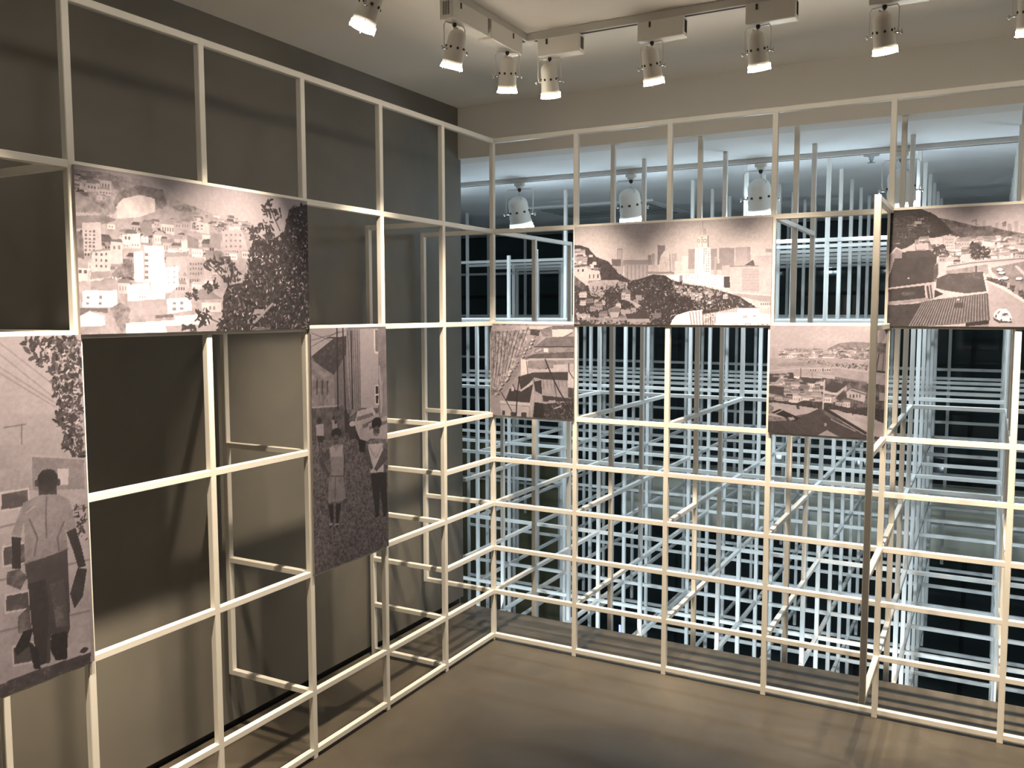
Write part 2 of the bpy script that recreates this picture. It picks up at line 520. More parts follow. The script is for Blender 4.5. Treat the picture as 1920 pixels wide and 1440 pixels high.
# small ceiling fittings over the void
sp = lathe('sprinkler', [(0, .0), (.045, 0), (.045, -.006), (.016, -.012), (.012, -.03), (.009, -.034), (.009, -.045), (.022, -.047), (.022, -.05), (0, -.05)], M['grille'], None, (1.735, 1.52, VC), 20)
tag(sp, 'small round sprinkler head on the ceiling over the void', 'sprinkler')
G = empty('air_grille', (-0.67, 3.35, VC), 'flat grey air diffuser set in the ceiling over the void', 'air grille')
box('frame', (-1.28, 2.85, VC - .02), (-0.10, 3.85, VC + .0), M['ceil_void'], G, .003)
box('core', (-1.20, 2.93, VC - .024), (-0.18, 3.77, VC - .018), M['grille'], G)
for k in range(7):
    box('slat', (-1.20, 2.99 + .115 * k, VC - .03), (-0.18, 3.03 + .115 * k, VC - .022), M['grille'], G)
bl = box('light_strip', (-0.030, 1.985, -0.66), (-0.014, 1.9865, -0.59), M['blue'])
tag(bl, 'tiny blue light strip low down inside the void', 'light')

# ------------------------------------------------------------------ printed photograph panels
# each print is drawn as tones on the panel's own (u, v) plane: B base tone, P tinted area, L line, E ellipse,
# F foliage strokes, H small houses, W rows of windows, S ruled lines
ART = {
'p1': [
["B",0.6],["P",0.55,0.1,22,[-0.015,0.026,0.253,0.028,0.344,0.098,0.482,0.174,0.696,0.218,0.688,0.673,0.436,1.03,-0.029,1.014]],
["P",0.61,0.02,3,[0.243,0.03,1.005,0.02,1.002,0.186,0.763,0.216,0.601,0.222,0.482,0.174,0.376,0.134,0.318,0.078]],
["P",0.47,0.16,30,[-0.013,0.03,0.113,0.022,0.222,0.068,0.313,0.072,0.332,0.17,0.29,0.204,0.161,0.172,0.131,0.261,0.094,0.285,-0.01,0.21]],
["P",0.4,0.1,30,[0.128,0.188,0.153,0.118,0.222,0.068,0.313,0.072,0.327,0.144,0.31,0.2,0.285,0.188,0.281,0.138,0.226,0.126,0.166,0.164,0.136,0.242]],
["P",0.45,0.15,40,[0.343,0.176,0.397,0.148,0.448,0.154,0.447,0.19,0.374,0.2]],["H",26,0.45,0.66,0.03,[-0.007,0.056,0.099,0.042,0.114,0.216,-0.012,0.265]],
["P",0.68,0.05,14,[0.137,0.218,0.162,0.164,0.226,0.126,0.281,0.138,0.281,0.222,0.217,0.269,0.14,0.291]],["P",0.43,0.1,14,[-0.013,0.303,0.094,0.277,0.14,0.299,0.093,0.333,-0.014,0.381]],
["P",0.47,0.1,20,[-0.009,0.164,0.012,0.158,0.108,0.257,-0.012,0.281]],
["H",120,0.44,0.74,0.034,[-0.014,0.343,0.237,0.291,0.441,0.228,0.69,0.23,0.679,0.443,0.472,0.683,0.14,0.701,-0.021,0.647]],
["H",34,0.5,0.7,0.022,[0.441,0.21,0.595,0.19,0.69,0.22,0.689,0.269,0.557,0.289,0.44,0.255]],["P",0.38,0.12,20,[-0.007,0.389,0.022,0.391,0.021,0.549,-0.01,0.543]],
["P",0.64,0,12,[0.019,0.337,0.081,0.323,0.08,0.503,0.021,0.517]],["W",0.36,3,6,0.5,0.5,[0.025,0.375,0.065,0.369,0.061,0.505,0.021,0.509]],
["P",0.46,0,12,[0.044,0.499,0.112,0.475,0.117,0.489,0.046,0.511]],["P",0.66,0,12,[0.048,0.507,0.114,0.487,0.109,0.613,0.043,0.625]],
["W",0.34,3,3,0.35,0.4,[0.055,0.501,0.105,0.495,0.102,0.605,0.052,0.609]],["P",0.67,0,12,[-0.007,0.605,0.035,0.603,0.033,0.681,-0.009,0.685]],
["W",0.33,2,1,0.5,0.8,[-0.003,0.613,0.032,0.611,0.032,0.639,-0.003,0.641]],["P",0.65,0,12,[0.113,0.433,0.156,0.437,0.153,0.567,0.11,0.571]],
["W",0.4,2,1,0.4,0.5,[0.118,0.449,0.151,0.445,0.15,0.487,0.117,0.489]],["P",0.4,0.1,40,[0.109,0.645,0.133,0.595,0.167,0.559,0.194,0.555,0.192,0.643,0.132,0.655]],
["P",0.48,0.06,12,[0.043,0.625,0.105,0.617,0.115,0.649,0.038,0.669]],["P",0.44,0.05,12,[0.217,0.303,0.267,0.289,0.268,0.371,0.235,0.391]],
["P",0.7,0,12,[0.157,0.387,0.22,0.369,0.222,0.427,0.155,0.445]],["W",0.36,2,1,0.6,0.8,[0.161,0.395,0.185,0.391,0.185,0.415,0.161,0.419]],
["P",0.76,0.03,8,[0.195,0.489,0.233,0.477,0.234,0.443,0.311,0.441,0.313,0.579,0.256,0.593,0.254,0.677,0.194,0.673]],["W",0.4,1,5,0.7,0.5,[0.233,0.485,0.253,0.483,0.249,0.661,0.229,0.663]],
["L",0.5,1.6,[0.233,0.477,0.231,0.661]],["P",0.71,0.03,8,[0.256,0.593,0.367,0.559,0.367,0.689,0.331,0.739,0.252,0.752]],
["W",0.45,2,3,0.2,0.25,[0.313,0.587,0.361,0.583,0.359,0.689,0.311,0.691]],["P",0.48,0,12,[0.315,0.479,0.413,0.463,0.407,0.499,0.309,0.511]],
["P",0.58,0.08,12,[0.317,0.509,0.41,0.491,0.411,0.561,0.368,0.653,0.367,0.557,0.316,0.571]],["P",0.68,0,12,[0.382,0.389,0.407,0.385,0.405,0.465,0.38,0.467]],
["P",0.43,0.06,12,[0.407,0.349,0.455,0.377,0.453,0.437,0.408,0.433]],["P",0.69,0,12,[0.44,0.246,0.503,0.263,0.502,0.331,0.45,0.325]],
["W",0.36,2,2,0.4,0.4,[0.442,0.273,0.48,0.267,0.479,0.311,0.442,0.317]],["P",0.49,0.05,12,[0.508,0.315,0.55,0.327,0.551,0.433,0.5,0.413]],
["P",0.61,0.05,12,[0.556,0.299,0.656,0.283,0.68,0.423,0.566,0.437]],["W",0.42,4,3,0.4,0.3,[0.568,0.307,0.656,0.293,0.654,0.417,0.566,0.427]],
["P",0.55,0.08,12,[0.404,0.501,0.475,0.493,0.473,0.639,0.399,0.643]],["W",0.36,5,3,0.5,0.45,[0.412,0.527,0.469,0.521,0.467,0.621,0.41,0.625]],
["P",0.43,0.08,12,[0.482,0.447,0.554,0.439,0.558,0.511,0.486,0.527]],["P",0.82,0.02,12,[0.012,0.739,0.128,0.733,0.128,0.834,0.009,0.838]],
["W",0.42,2,2,0.22,0.4,[0.007,0.76,0.092,0.756,0.09,0.834,0.005,0.834]],["P",0.5,0.1,12,[0.039,0.681,0.127,0.661,0.128,0.725,0.038,0.729]],
["P",0.36,0,12,[-0.01,0.842,0.093,0.842,0.094,0.874,0.031,0.858,-0.009,0.898]],["P",0.74,0,12,[-0.007,0.898,0.031,0.862,0.082,0.89,0.083,0.948,-0.011,0.964]],
["P",0.5,0.08,12,[-0.013,0.956,0.06,0.95,0.068,1.008,-0.014,1.008]],["P",0.44,0.12,40,[0.102,0.842,0.138,0.808,0.178,0.85,0.169,0.924,0.143,0.998,0.125,0.948]],
["P",0.86,0.05,10,[0.164,0.699,0.249,0.677,0.252,0.752,0.31,0.743,0.309,0.788,0.167,0.796]],["W",0.45,4,3,0.35,0.5,[0.208,0.723,0.248,0.721,0.247,0.782,0.206,0.782]],
["P",0.58,0.05,12,[0.175,0.854,0.308,0.836,0.315,0.876,0.194,0.892,0.164,0.908]],["P",0.86,0.04,12,[0.157,0.936,0.344,0.92,0.342,1.012,0.155,1.012]],
["P",0.36,0,12,[0.27,0.888,0.339,0.88,0.338,0.902,0.27,0.906]],["P",0.55,0.06,12,[0.216,0.79,0.309,0.78,0.313,0.832,0.22,0.846]],
["P",0.78,0,12,[0.314,0.78,0.413,0.768,0.417,0.854,0.317,0.88]],["W",0.42,2,2,0.45,0.4,[0.33,0.788,0.39,0.786,0.388,0.866,0.328,0.866]],
["P",0.74,0,12,[0.344,0.894,0.497,0.876,0.496,0.954,0.343,0.96]],["P",0.56,0.03,12,[0.305,0.958,0.526,0.95,0.525,1.016,0.315,1.018]],
["P",0.46,0.06,12,[0.419,0.731,0.477,0.701,0.553,0.774,0.447,0.786]],["P",0.68,0,12,[0.458,0.804,0.547,0.802,0.546,0.868,0.462,0.868]],
["W",0.45,2,1,0.5,0.7,[0.487,0.822,0.522,0.82,0.522,0.858,0.486,0.858]],
["P",0.16,0.14,60,[0.686,0.441,0.707,0.343,0.802,0.329,0.867,0.261,0.899,0.082,1.005,0.02,1.005,1.038,0.519,1.018,0.551,0.886,0.557,0.756,0.58,0.679,0.65,0.655,0.677,0.577]],
["F",1000,0.03,0.36,0.02,[0.673,0.463,0.707,0.343,0.802,0.329,0.867,0.238,0.899,0.072,1.005,0.02,1.005,1.038,0.513,1.018,0.545,0.886,0.554,0.756,0.58,0.659,0.65,0.637,0.67,0.577]],
["F",420,0.34,0.72,0.012,[0.679,0.481,0.714,0.361,0.802,0.339,0.867,0.281,0.906,0.112,1.004,0.052,1.005,1.028,0.531,1.008,0.558,0.868,0.586,0.677,0.65,0.655]],
["L",0.18,1.6,[0.846,0.253,0.819,0.168,0.793,0.074]],["F",34,0.1,0.22,0.024,[0.759,0.072,0.808,0.022,0.849,0.052,0.862,0.16,0.826,0.186,0.785,0.154,0.758,0.15]],
["F",60,0.12,0.3,0.024,[0.689,0.248,0.757,0.198,0.805,0.17,0.816,0.327,0.694,0.345]],["L",0.2,1.4,[0.586,0.677,0.521,0.571,0.481,0.519]],
["F",80,0.1,0.3,0.022,[0.469,0.511,0.517,0.489,0.565,0.473,0.633,0.523,0.637,0.637,0.562,0.661,0.545,0.577,0.48,0.573]],
["F",22,0.1,0.26,0.022,[0.472,0.675,0.526,0.635,0.536,0.709,0.488,0.737]],["F",18,0.12,0.28,0.022,[0.385,0.76,0.443,0.703,0.441,0.786,0.401,0.804]],
["F",36,0.1,0.26,0.022,[0.428,0.84,0.475,0.822,0.509,0.894,0.46,0.976,0.432,0.94]],["F",14,0.1,0.25,0.024,[0.375,0.964,0.437,0.958,0.431,1.014,0.391,1.012]],
["L",0.2,1.4,[0.55,0.952,0.456,0.886]],["P",0.55,0,12,[0.676,1.018,0.703,0.978,0.777,0.988,0.798,1.024]],["L",0.25,1.5,[0.679,1.014,0.709,0.99,0.777,0.996]],
["P",0.52,0,12,[0.694,0.888,0.705,0.848,0.752,0.844,0.759,0.878]],["P",0.5,0,12,[0.69,0.946,0.795,0.798,0.808,0.802,0.703,0.956]],],
'p2': [
["B",0.5],["P",0.5,0.03,3,[0.022,0.185,1.018,0.237,0.996,0.481,0.0,0.389]],["L",0.4,1.2,[0.13,-0.142,0.826,0.149]],["L",0.4,1.2,[0.128,-0.118,0.814,0.181]],
["L",0.4,1.2,[0.122,-0.055,0.812,0.194]],["L",0.4,1.2,[0.12,-0.032,0.812,0.206]],
["F",460,0.05,0.36,0.024,[0.618,0.008,1.0,0.005,0.978,0.366,0.916,0.361,0.85,0.324,0.884,0.276,0.806,0.267,0.84,0.209,0.806,0.162,0.806,0.117,0.702,0.078]],
["F",110,0.4,0.62,0.014,[0.706,0.026,0.988,0.021,0.972,0.347,0.88,0.303,0.86,0.21,0.83,0.118]],["L",0.33,1.4,[0.612,0.246,0.606,0.305]],["L",0.33,1.4,[0.512,0.25,0.634,0.248]],
["P",0.47,0.03,6,[0.014,0.275,0.658,0.307,0.652,0.449,0.0,0.396]],["P",0.4,0.05,8,[0.662,0.34,0.986,0.372,0.98,0.465,0.656,0.439]],
["P",0.6,0,12,[0.814,0.389,0.882,0.394,0.878,0.442,0.81,0.436]],["L",0.52,2,[0.662,0.34,0.986,0.372]],["P",0.5,0.05,5,[0.0,0.389,0.986,0.464,0.974,0.985,-0.066,0.999]],
["P",0.58,0,12,[0.468,0.427,0.638,0.428,0.636,0.487,0.466,0.482]],["P",0.3,0.05,12,[0.478,0.433,0.63,0.435,0.626,0.481,0.474,0.476]],
["P",0.58,0,12,[0.466,0.577,0.608,0.58,0.606,0.645,0.462,0.639]],["P",0.3,0.05,12,[0.476,0.584,0.6,0.586,0.596,0.639,0.47,0.633]],
["P",0.58,0,12,[0.466,0.714,0.612,0.721,0.61,0.78,0.464,0.77]],["P",0.3,0.05,12,[0.476,0.721,0.604,0.727,0.6,0.773,0.472,0.764]],
["P",0.58,0,12,[0.494,0.865,0.628,0.874,0.624,0.938,0.492,0.927]],["P",0.3,0.05,12,[0.504,0.873,0.62,0.88,0.614,0.931,0.5,0.921]],["L",0.4,2.4,[0.292,0.525,1.014,0.521]],
["L",0.4,2.4,[0.278,0.668,0.998,0.683]],["L",0.4,2.4,[0.264,0.807,0.984,0.84]],["F",40,0.1,0.4,0.016,[0.904,0.501,0.986,0.499,0.982,0.633,0.916,0.596]],
["P",0.56,0.04,12,[0.792,0.915,0.98,0.937,0.976,0.98,0.77,0.953]],["E",0.2,0.932,0.955,0.028,0.008],["P",0.22,0,12,[0.696,0.431,0.802,0.44,0.804,0.468,0.69,0.458]],
["E",0.13,0.75,0.419,0.064,0.034],["E",0.2,0.682,0.42,0.012,0.01],["E",0.2,0.816,0.429,0.012,0.011],
["P",0.1,0.04,12,[0.692,0.399,0.718,0.387,0.784,0.391,0.814,0.409,0.808,0.436,0.69,0.429]],
["P",0.42,0.04,10,[0.6,0.469,0.698,0.455,0.8,0.463,0.878,0.486,0.92,0.576,0.852,0.582,0.842,0.541,0.856,0.634,0.722,0.648,0.59,0.647,0.6,0.516,0.574,0.564,0.52,0.553]],
["L",0.34,2,[0.738,0.466,0.728,0.529,0.728,0.584]],["L",0.33,2,[0.63,0.519,0.672,0.578,0.648,0.629]],["L",0.34,2,[0.838,0.55,0.794,0.592,0.8,0.63]],["L",0.5,2,[0.614,0.499,0.662,0.486]],
["L",0.33,1.6,[0.588,0.644,0.722,0.643,0.856,0.633]],["P",0.13,0.03,12,[0.524,0.558,0.576,0.566,0.566,0.655,0.518,0.648]],
["P",0.13,0.03,12,[0.852,0.582,0.912,0.575,0.944,0.638,0.968,0.698,0.918,0.698,0.89,0.641]],["P",0.32,0.08,12,[0.486,0.655,0.558,0.652,0.602,0.683,0.558,0.714,0.48,0.687]],
["P",0.15,0.05,12,[0.914,0.698,0.974,0.709,0.938,0.79,0.882,0.817,0.858,0.769]],
["P",0.22,0.04,10,[0.59,0.646,0.854,0.634,0.854,0.73,0.848,0.874,0.832,0.888,0.818,0.964,0.75,0.954,0.728,0.862,0.714,0.955,0.654,0.948,0.644,0.848,0.61,0.733]],
["P",0.14,0.03,12,[0.712,0.702,0.724,0.768,0.692,0.951,0.636,0.95,0.612,0.806,0.604,0.705]],["P",0.3,0.04,12,[0.734,0.723,0.822,0.717,0.838,0.865,0.76,0.857]],
["P",0.08,0,12,[0.728,0.873,0.83,0.878,0.822,0.96,0.75,0.954,0.72,0.918]],["P",0.33,0.06,12,[0.536,0.79,0.606,0.767,0.612,0.843,0.532,0.837]],
["P",0.08,0,12,[0.506,0.881,0.562,0.837,0.622,0.835,0.59,0.884,0.52,0.9]],["P",0.09,0,12,[0.588,0.866,0.644,0.903,0.656,0.963,0.616,0.955]],
["P",0.27,0.1,40,[-0.062,0.967,0.634,0.961,0.976,0.969,0.972,1.019,-0.068,1.015]],],
'p3': [
["B",0.38],["P",0.36,0.12,70,[-0.042,0.304,1.032,0.355,1.03,1.029,-0.086,1.021]],["P",0.58,0,12,[-0.024,-0.005,0.466,-0.001,0.464,0.046,0.262,0.054,0.012,0.113]],
["L",0.3,1,[0.018,0.018,0.474,0.085]],["L",0.3,1,[0.016,0.047,0.428,0.014]],["L",0.3,1,[-0.008,0.076,0.358,0.014]],
["P",0.27,0.1,50,[0.016,0.11,0.286,0.043,0.448,0.034,0.444,0.108,0.278,0.196,0.054,0.133]],["P",0.42,0.1,16,[0.002,0.124,0.278,0.192,0.288,0.329,-0.008,0.317]],
["P",0.28,0.05,12,[0.06,0.211,0.084,0.208,0.076,0.264,0.062,0.271]],["P",0.28,0.05,12,[0.128,0.214,0.15,0.211,0.142,0.267,0.128,0.274]],
["P",0.28,0.05,12,[0.188,0.216,0.212,0.213,0.204,0.27,0.19,0.277]],["P",0.46,0.04,12,[0.448,0.003,0.63,0.005,0.628,0.344,0.494,0.377,0.448,0.202]],
["S",0.3,1.4,6,[0.468,0.011,0.626,0.012,0.502,0.361,0.624,0.344]],["P",0.6,0.02,12,[0.626,0.005,0.89,0.007,0.874,0.36,0.628,0.348]],
["P",0.74,0,12,[0.82,0.01,0.89,0.011,0.884,0.121,0.826,0.116]],["P",0.42,0,12,[0.84,0.015,0.89,0.015,0.886,0.109,0.842,0.107]],
["P",0.74,0,12,[0.826,0.255,0.884,0.257,0.88,0.348,0.826,0.341]],["P",0.18,0,12,[0.84,0.262,0.878,0.263,0.876,0.296,0.84,0.295]],
["P",0.18,0,12,[0.838,0.303,0.876,0.304,0.874,0.339,0.838,0.337]],["P",0.46,0.06,12,[0.88,0.007,1.01,0.004,1.008,0.408,0.888,0.402]],["L",0.7,2,[0.898,0.175,0.906,0.249,0.916,0.383]],
["L",0.7,1.6,[0.928,0.242,0.932,0.358]],["P",0.33,0.05,30,[-0.01,0.32,0.4,0.331,0.478,0.463,-0.018,0.454]],["L",0.56,2.2,[-0.008,0.316,0.156,0.319,0.34,0.324]],
["L",0.13,3,[0.33,-0.002,0.326,0.338]],["L",0.13,3,[0.406,-0.001,0.42,0.357]],["L",0.16,2,[0.206,0.039,0.392,0.042]],["L",0.14,2.4,[0.514,0.015,0.514,0.346]],
["L",0.2,2,[0.006,0.025,-0.002,0.336]],["P",0.22,0,12,[0.456,0.397,0.546,0.396,0.562,0.477,0.468,0.477]],["E",0.66,0.51,0.41,0.04,0.012],
["P",0.64,0.03,12,[0.534,0.411,0.582,0.359,0.794,0.352,0.834,0.383,0.82,0.46,0.602,0.479]],["P",0.4,0,12,[0.576,0.385,0.788,0.376,0.802,0.393,0.57,0.403]],
["P",0.11,0,12,[0.558,0.444,0.602,0.479,0.59,0.491,0.546,0.476]],["P",0.6,0.03,12,[0.604,0.447,0.652,0.405,0.872,0.382,0.902,0.432,0.688,0.526,0.604,0.52]],
["P",0.38,0,12,[0.65,0.422,0.866,0.401,0.878,0.418,0.644,0.441]],["P",0.1,0,12,[0.582,0.478,0.698,0.498,0.68,0.546,0.598,0.537]],
["P",0.62,0.03,12,[0.698,0.485,0.732,0.422,1.002,0.4,1.014,0.523,0.716,0.503]],["P",0.4,0,12,[0.738,0.435,1.002,0.421,1.0,0.437,0.736,0.451]],["E",0.14,0.09,0.374,0.028,0.013],
["P",0.56,0.06,12,[0.048,0.388,0.142,0.389,0.144,0.459,0.058,0.456]],["P",0.14,0,12,[0.058,0.434,0.144,0.439,0.138,0.466,0.068,0.461]],["L",0.3,3,[0.086,0.461,0.09,0.511]],
["L",0.3,3,[0.118,0.463,0.112,0.505]],["E",0.14,0.268,0.371,0.018,0.008],["P",0.5,0.05,12,[0.244,0.379,0.308,0.386,0.316,0.42,0.25,0.416]],["E",0.16,0.294,0.391,0.018,0.007],
["P",0.2,0.05,12,[0.406,0.358,0.468,0.364,0.458,0.448,0.406,0.44]],["E",0.12,0.426,0.354,0.018,0.008],["E",0.09,0.298,0.438,0.064,0.021],["E",0.34,0.292,0.465,0.042,0.021],
["L",0.12,1.6,[0.27,0.46,0.286,0.462]],["L",0.12,1.6,[0.304,0.462,0.32,0.463]],["L",0.2,1.4,[0.28,0.476,0.306,0.477]],
["P",0.31,0,12,[0.08,0.527,0.202,0.494,0.226,0.532,0.142,0.55,0.212,0.61,0.184,0.619,0.104,0.563]],["P",0.3,0,12,[0.37,0.51,0.41,0.546,0.388,0.631,0.348,0.629]],
["P",0.46,0.05,20,[0.202,0.492,0.26,0.487,0.38,0.488,0.39,0.56,0.378,0.63,0.408,0.722,0.354,0.729,0.178,0.72,0.192,0.622,0.232,0.595,0.214,0.531]],
["P",0.58,0.03,12,[0.214,0.493,0.26,0.491,0.288,0.518,0.33,0.496,0.38,0.49,0.366,0.541,0.226,0.532]],["L",0.32,2,[0.208,0.612,0.378,0.626]],["L",0.33,2,[0.276,0.622,0.266,0.715]],
["E",0.42,0.206,0.624,0.024,0.012],["E",0.42,0.342,0.643,0.024,0.014],["P",0.12,0,12,[0.178,0.729,0.24,0.732,0.244,0.797,0.216,0.815,0.198,0.78]],
["P",0.12,0,12,[0.276,0.734,0.344,0.738,0.304,0.824,0.27,0.82]],["P",0.55,0,12,[0.186,0.808,0.224,0.809,0.222,0.828,0.186,0.824]],
["P",0.5,0,12,[0.256,0.814,0.314,0.82,0.312,0.838,0.256,0.833]],["E",0.1,0.204,0.823,0.018,0.004],["E",0.1,0.284,0.831,0.024,0.005],["E",0.07,0.846,0.427,0.072,0.027],
["E",0.33,0.842,0.461,0.048,0.022],["L",0.12,1.6,[0.816,0.457,0.832,0.458]],["L",0.12,1.6,[0.852,0.459,0.868,0.46]],["L",0.55,1.5,[0.826,0.474,0.858,0.476]],
["P",0.4,0.14,60,[0.682,0.502,0.756,0.489,0.986,0.506,0.988,0.58,0.7,0.556]],["P",0.68,0.03,8,[0.716,0.513,0.932,0.521,0.936,0.652,0.748,0.642]],
["L",0.55,2,[0.722,0.52,0.83,0.581,0.924,0.533]],["P",0.33,0,12,[0.672,0.516,0.718,0.527,0.786,0.623,0.754,0.631,0.684,0.568]],
["P",0.33,0,12,[0.946,0.543,0.996,0.555,0.982,0.605,0.834,0.642,0.802,0.629]],["P",0.12,0.03,12,[0.748,0.647,0.98,0.657,0.988,0.845,0.922,0.843,0.878,0.714,0.862,0.837,0.808,0.831]],
["E",0.1,0.834,0.841,0.034,0.008],["E",0.1,0.95,0.85,0.026,0.007],["F",60,0.3,0.44,0.008,[-0.022,0.529,0.188,0.545,0.178,0.729,-0.032,0.709]],
["F",300,0.24,0.46,0.01,[-0.038,0.799,0.98,0.886,0.99,1.007,-0.052,1.011]],["F",120,0.28,0.46,0.008,[0.382,0.654,0.746,0.686,0.792,0.857,0.374,0.812]],],
'p4': [
["B",0.58],["P",0.55,0.26,34,[-0.026,0.002,0.498,0.008,0.416,0.282,0.27,0.506,0.056,0.784,-0.03,0.788]],["S",0.3,1.5,9,[0.06,0.076,0.458,0.054,0.058,0.308,0.334,0.356]],
["S",0.7,1.8,7,[0.08,0.326,0.312,0.284,0.024,0.682,0.218,0.544]],["S",0.28,1.4,6,[0.038,0.29,0.292,0.238,0.026,0.608,0.218,0.508]],
["P",0.66,0.05,12,[0.016,0.02,0.458,0.018,0.436,0.062,0.016,0.086]],["S",0.35,1.0,14,[0.028,0.086,0.292,0.084,0.028,0.1,0.292,0.096]],
["P",0.5,0.06,12,[0.56,0.116,0.63,0.124,0.416,0.438,0.154,0.77,0.046,0.812,0.27,0.488,0.458,0.208]],["E",0.22,0.546,0.136,0.008,0.006],["E",0.63,0.536,0.128,0.006,0.006],
["E",0.22,0.528,0.176,0.016,0.012],["E",0.747,0.518,0.168,0.014,0.01],["E",0.22,0.51,0.216,0.016,0.012],["E",0.734,0.5,0.208,0.012,0.01],["E",0.22,0.492,0.256,0.014,0.01],
["E",0.721,0.482,0.248,0.012,0.01],["E",0.22,0.444,0.276,0.014,0.01],["E",0.708,0.434,0.268,0.012,0.01],["E",0.22,0.426,0.316,0.014,0.01],["E",0.6950000000000001,0.416,0.308,0.012,0.01],
["E",0.22,0.408,0.356,0.014,0.01],["E",0.6819999999999999,0.398,0.348,0.01,0.01],["E",0.22,0.39,0.376,0.012,0.01],["E",0.669,0.378,0.368,0.012,0.008],["E",0.22,0.34,0.418,0.014,0.008],
["E",0.656,0.33,0.41,0.012,0.008],["E",0.22,0.322,0.458,0.012,0.008],["E",0.643,0.312,0.45,0.01,0.008],["E",0.22,0.304,0.478,0.01,0.008],["E",0.63,0.294,0.47,0.01,0.008],
["E",0.22,0.256,0.52,0.02,0.014],["E",0.747,0.244,0.512,0.018,0.014],["E",0.22,0.236,0.56,0.02,0.016],["E",0.734,0.226,0.552,0.018,0.014],["E",0.22,0.218,0.602,0.02,0.014],
["E",0.721,0.208,0.594,0.016,0.014],["E",0.22,0.2,0.622,0.018,0.014],["E",0.708,0.188,0.614,0.018,0.012],["E",0.22,0.15,0.664,0.018,0.014],["E",0.6950000000000001,0.14,0.656,0.016,0.012],
["E",0.22,0.13,0.706,0.018,0.012],["E",0.6819999999999999,0.12,0.698,0.016,0.012],["E",0.22,0.112,0.726,0.016,0.012],["E",0.669,0.102,0.718,0.014,0.012],["E",0.22,0.094,0.768,0.014,0.01],
["E",0.656,0.082,0.76,0.014,0.01],["P",0.3,0.1,30,[0.488,0.056,0.606,0.062,0.59,0.13,0.488,0.116]],["P",0.7,0,12,[0.458,0.022,0.76,0.02,0.74,0.052,0.488,0.054]],
["P",0.42,0.1,30,[0.6,0.062,0.74,0.024,0.75,0.132,0.64,0.134]],["P",0.4,0.04,12,[0.75,0.016,1.006,0.014,1.006,0.054,0.75,0.056]],
["P",0.72,0,12,[0.75,0.056,0.982,0.052,0.982,0.098,0.87,0.13,0.75,0.132]],["P",0.4,0,12,[0.86,0.14,0.982,0.08,0.982,0.098,0.874,0.152]],
["P",0.39,0.04,12,[0.54,0.244,0.68,0.142,1.006,0.126,1.008,0.232]],["L",0.25,2.4,[0.54,0.244,1.008,0.234]],["P",0.46,0.08,16,[0.55,0.256,1.008,0.24,1.008,0.292,0.53,0.308]],
["P",0.76,0,12,[0.65,0.258,0.702,0.256,0.702,0.3,0.65,0.3]],["P",0.64,0,12,[0.54,0.294,0.6,0.26,0.63,0.268,0.56,0.302]],["P",0.35,0.05,20,[0.4,0.372,0.54,0.316,1.008,0.286,1.008,0.358]],
["L",0.7,2,[0.458,0.376,1.008,0.358]],["P",0.76,0,12,[0.372,0.37,0.46,0.39,0.46,0.53,0.372,0.556]],["P",0.66,0.03,12,[0.46,0.39,1.008,0.366,1.008,0.502,0.782,0.502,0.46,0.534]],
["P",0.5,0.1,16,[0.46,0.396,0.764,0.38,0.764,0.464,0.6,0.482,0.46,0.472]],["P",0.48,0.08,16,[0.764,0.382,0.998,0.372,0.998,0.412,0.764,0.428]],
["P",0.26,0.06,20,[0.338,0.574,0.54,0.512,0.932,0.492,0.938,0.586,0.632,0.588,0.54,0.57,0.38,0.728]],["L",0.62,2,[0.54,0.512,0.93,0.494]],
["P",0.57,0.08,14,[0.626,0.596,0.922,0.586,0.934,0.746,0.642,0.752]],["S",0.4,1.4,7,[0.642,0.596,0.91,0.586,0.652,0.694,0.92,0.648]],
["P",0.7,0,12,[0.934,0.504,1.008,0.502,1.01,0.662,0.934,0.664]],["P",0.32,0.06,12,[0.93,0.664,1.01,0.666,1.01,0.786,0.932,0.764]],
["P",0.24,0.05,24,[0.184,0.834,0.238,0.702,0.374,0.726,0.522,0.644,0.48,0.844]],["P",0.68,0,12,[0.362,0.716,0.506,0.616,0.526,0.634,0.374,0.73]],
["P",0.68,0,12,[0.258,0.678,0.286,0.676,0.286,0.728,0.256,0.728]],["P",0.2,0.06,12,[0.53,0.616,0.622,0.596,0.628,0.75,0.55,0.716]],
["P",0.7,0,12,[0.112,0.838,0.486,0.85,0.48,0.886,0.118,0.872]],["L",0.4,1.6,[0.12,0.876,0.48,0.886]],["P",0.66,0.02,12,[0.12,0.876,0.474,0.888,0.464,1.014,0.13,1.006]],
["P",0.28,0,12,[0.144,0.946,0.176,0.946,0.176,0.994,0.144,0.996]],["P",0.28,0,12,[0.25,0.96,0.314,0.956,0.314,1.006,0.25,1.01]],
["P",0.28,0,12,[0.376,0.956,0.442,0.952,0.442,1.002,0.376,1.006]],["P",0.64,0,12,[0.48,0.848,0.524,0.652,0.542,0.754,0.5,1.012]],
["P",0.62,0,12,[0.54,0.756,0.624,0.76,0.624,0.842,0.55,0.838]],["P",0.28,0,12,[0.632,0.758,1.01,0.778,1.01,0.808,0.642,0.824]],
["P",0.13,0.04,12,[0.54,0.838,0.644,0.842,0.674,1.022,0.518,1.022]],["P",0.26,0.16,30,[0.642,0.85,1.01,0.808,1.01,1.02,0.662,1.022]],
["F",160,0.12,0.42,0.02,[0.642,0.85,1.01,0.814,1.01,1.02,0.662,1.022]],["P",0.62,0,12,[0.768,0.888,0.852,0.858,0.858,0.87,0.772,0.9]],
["P",0.6,0,12,[0.708,0.808,0.788,0.804,0.788,0.834,0.708,0.838]],["L",0.12,2.6,[0.666,0.376,0.702,0.456,0.772,0.598,0.832,0.704,0.902,0.81,0.986,0.95]],
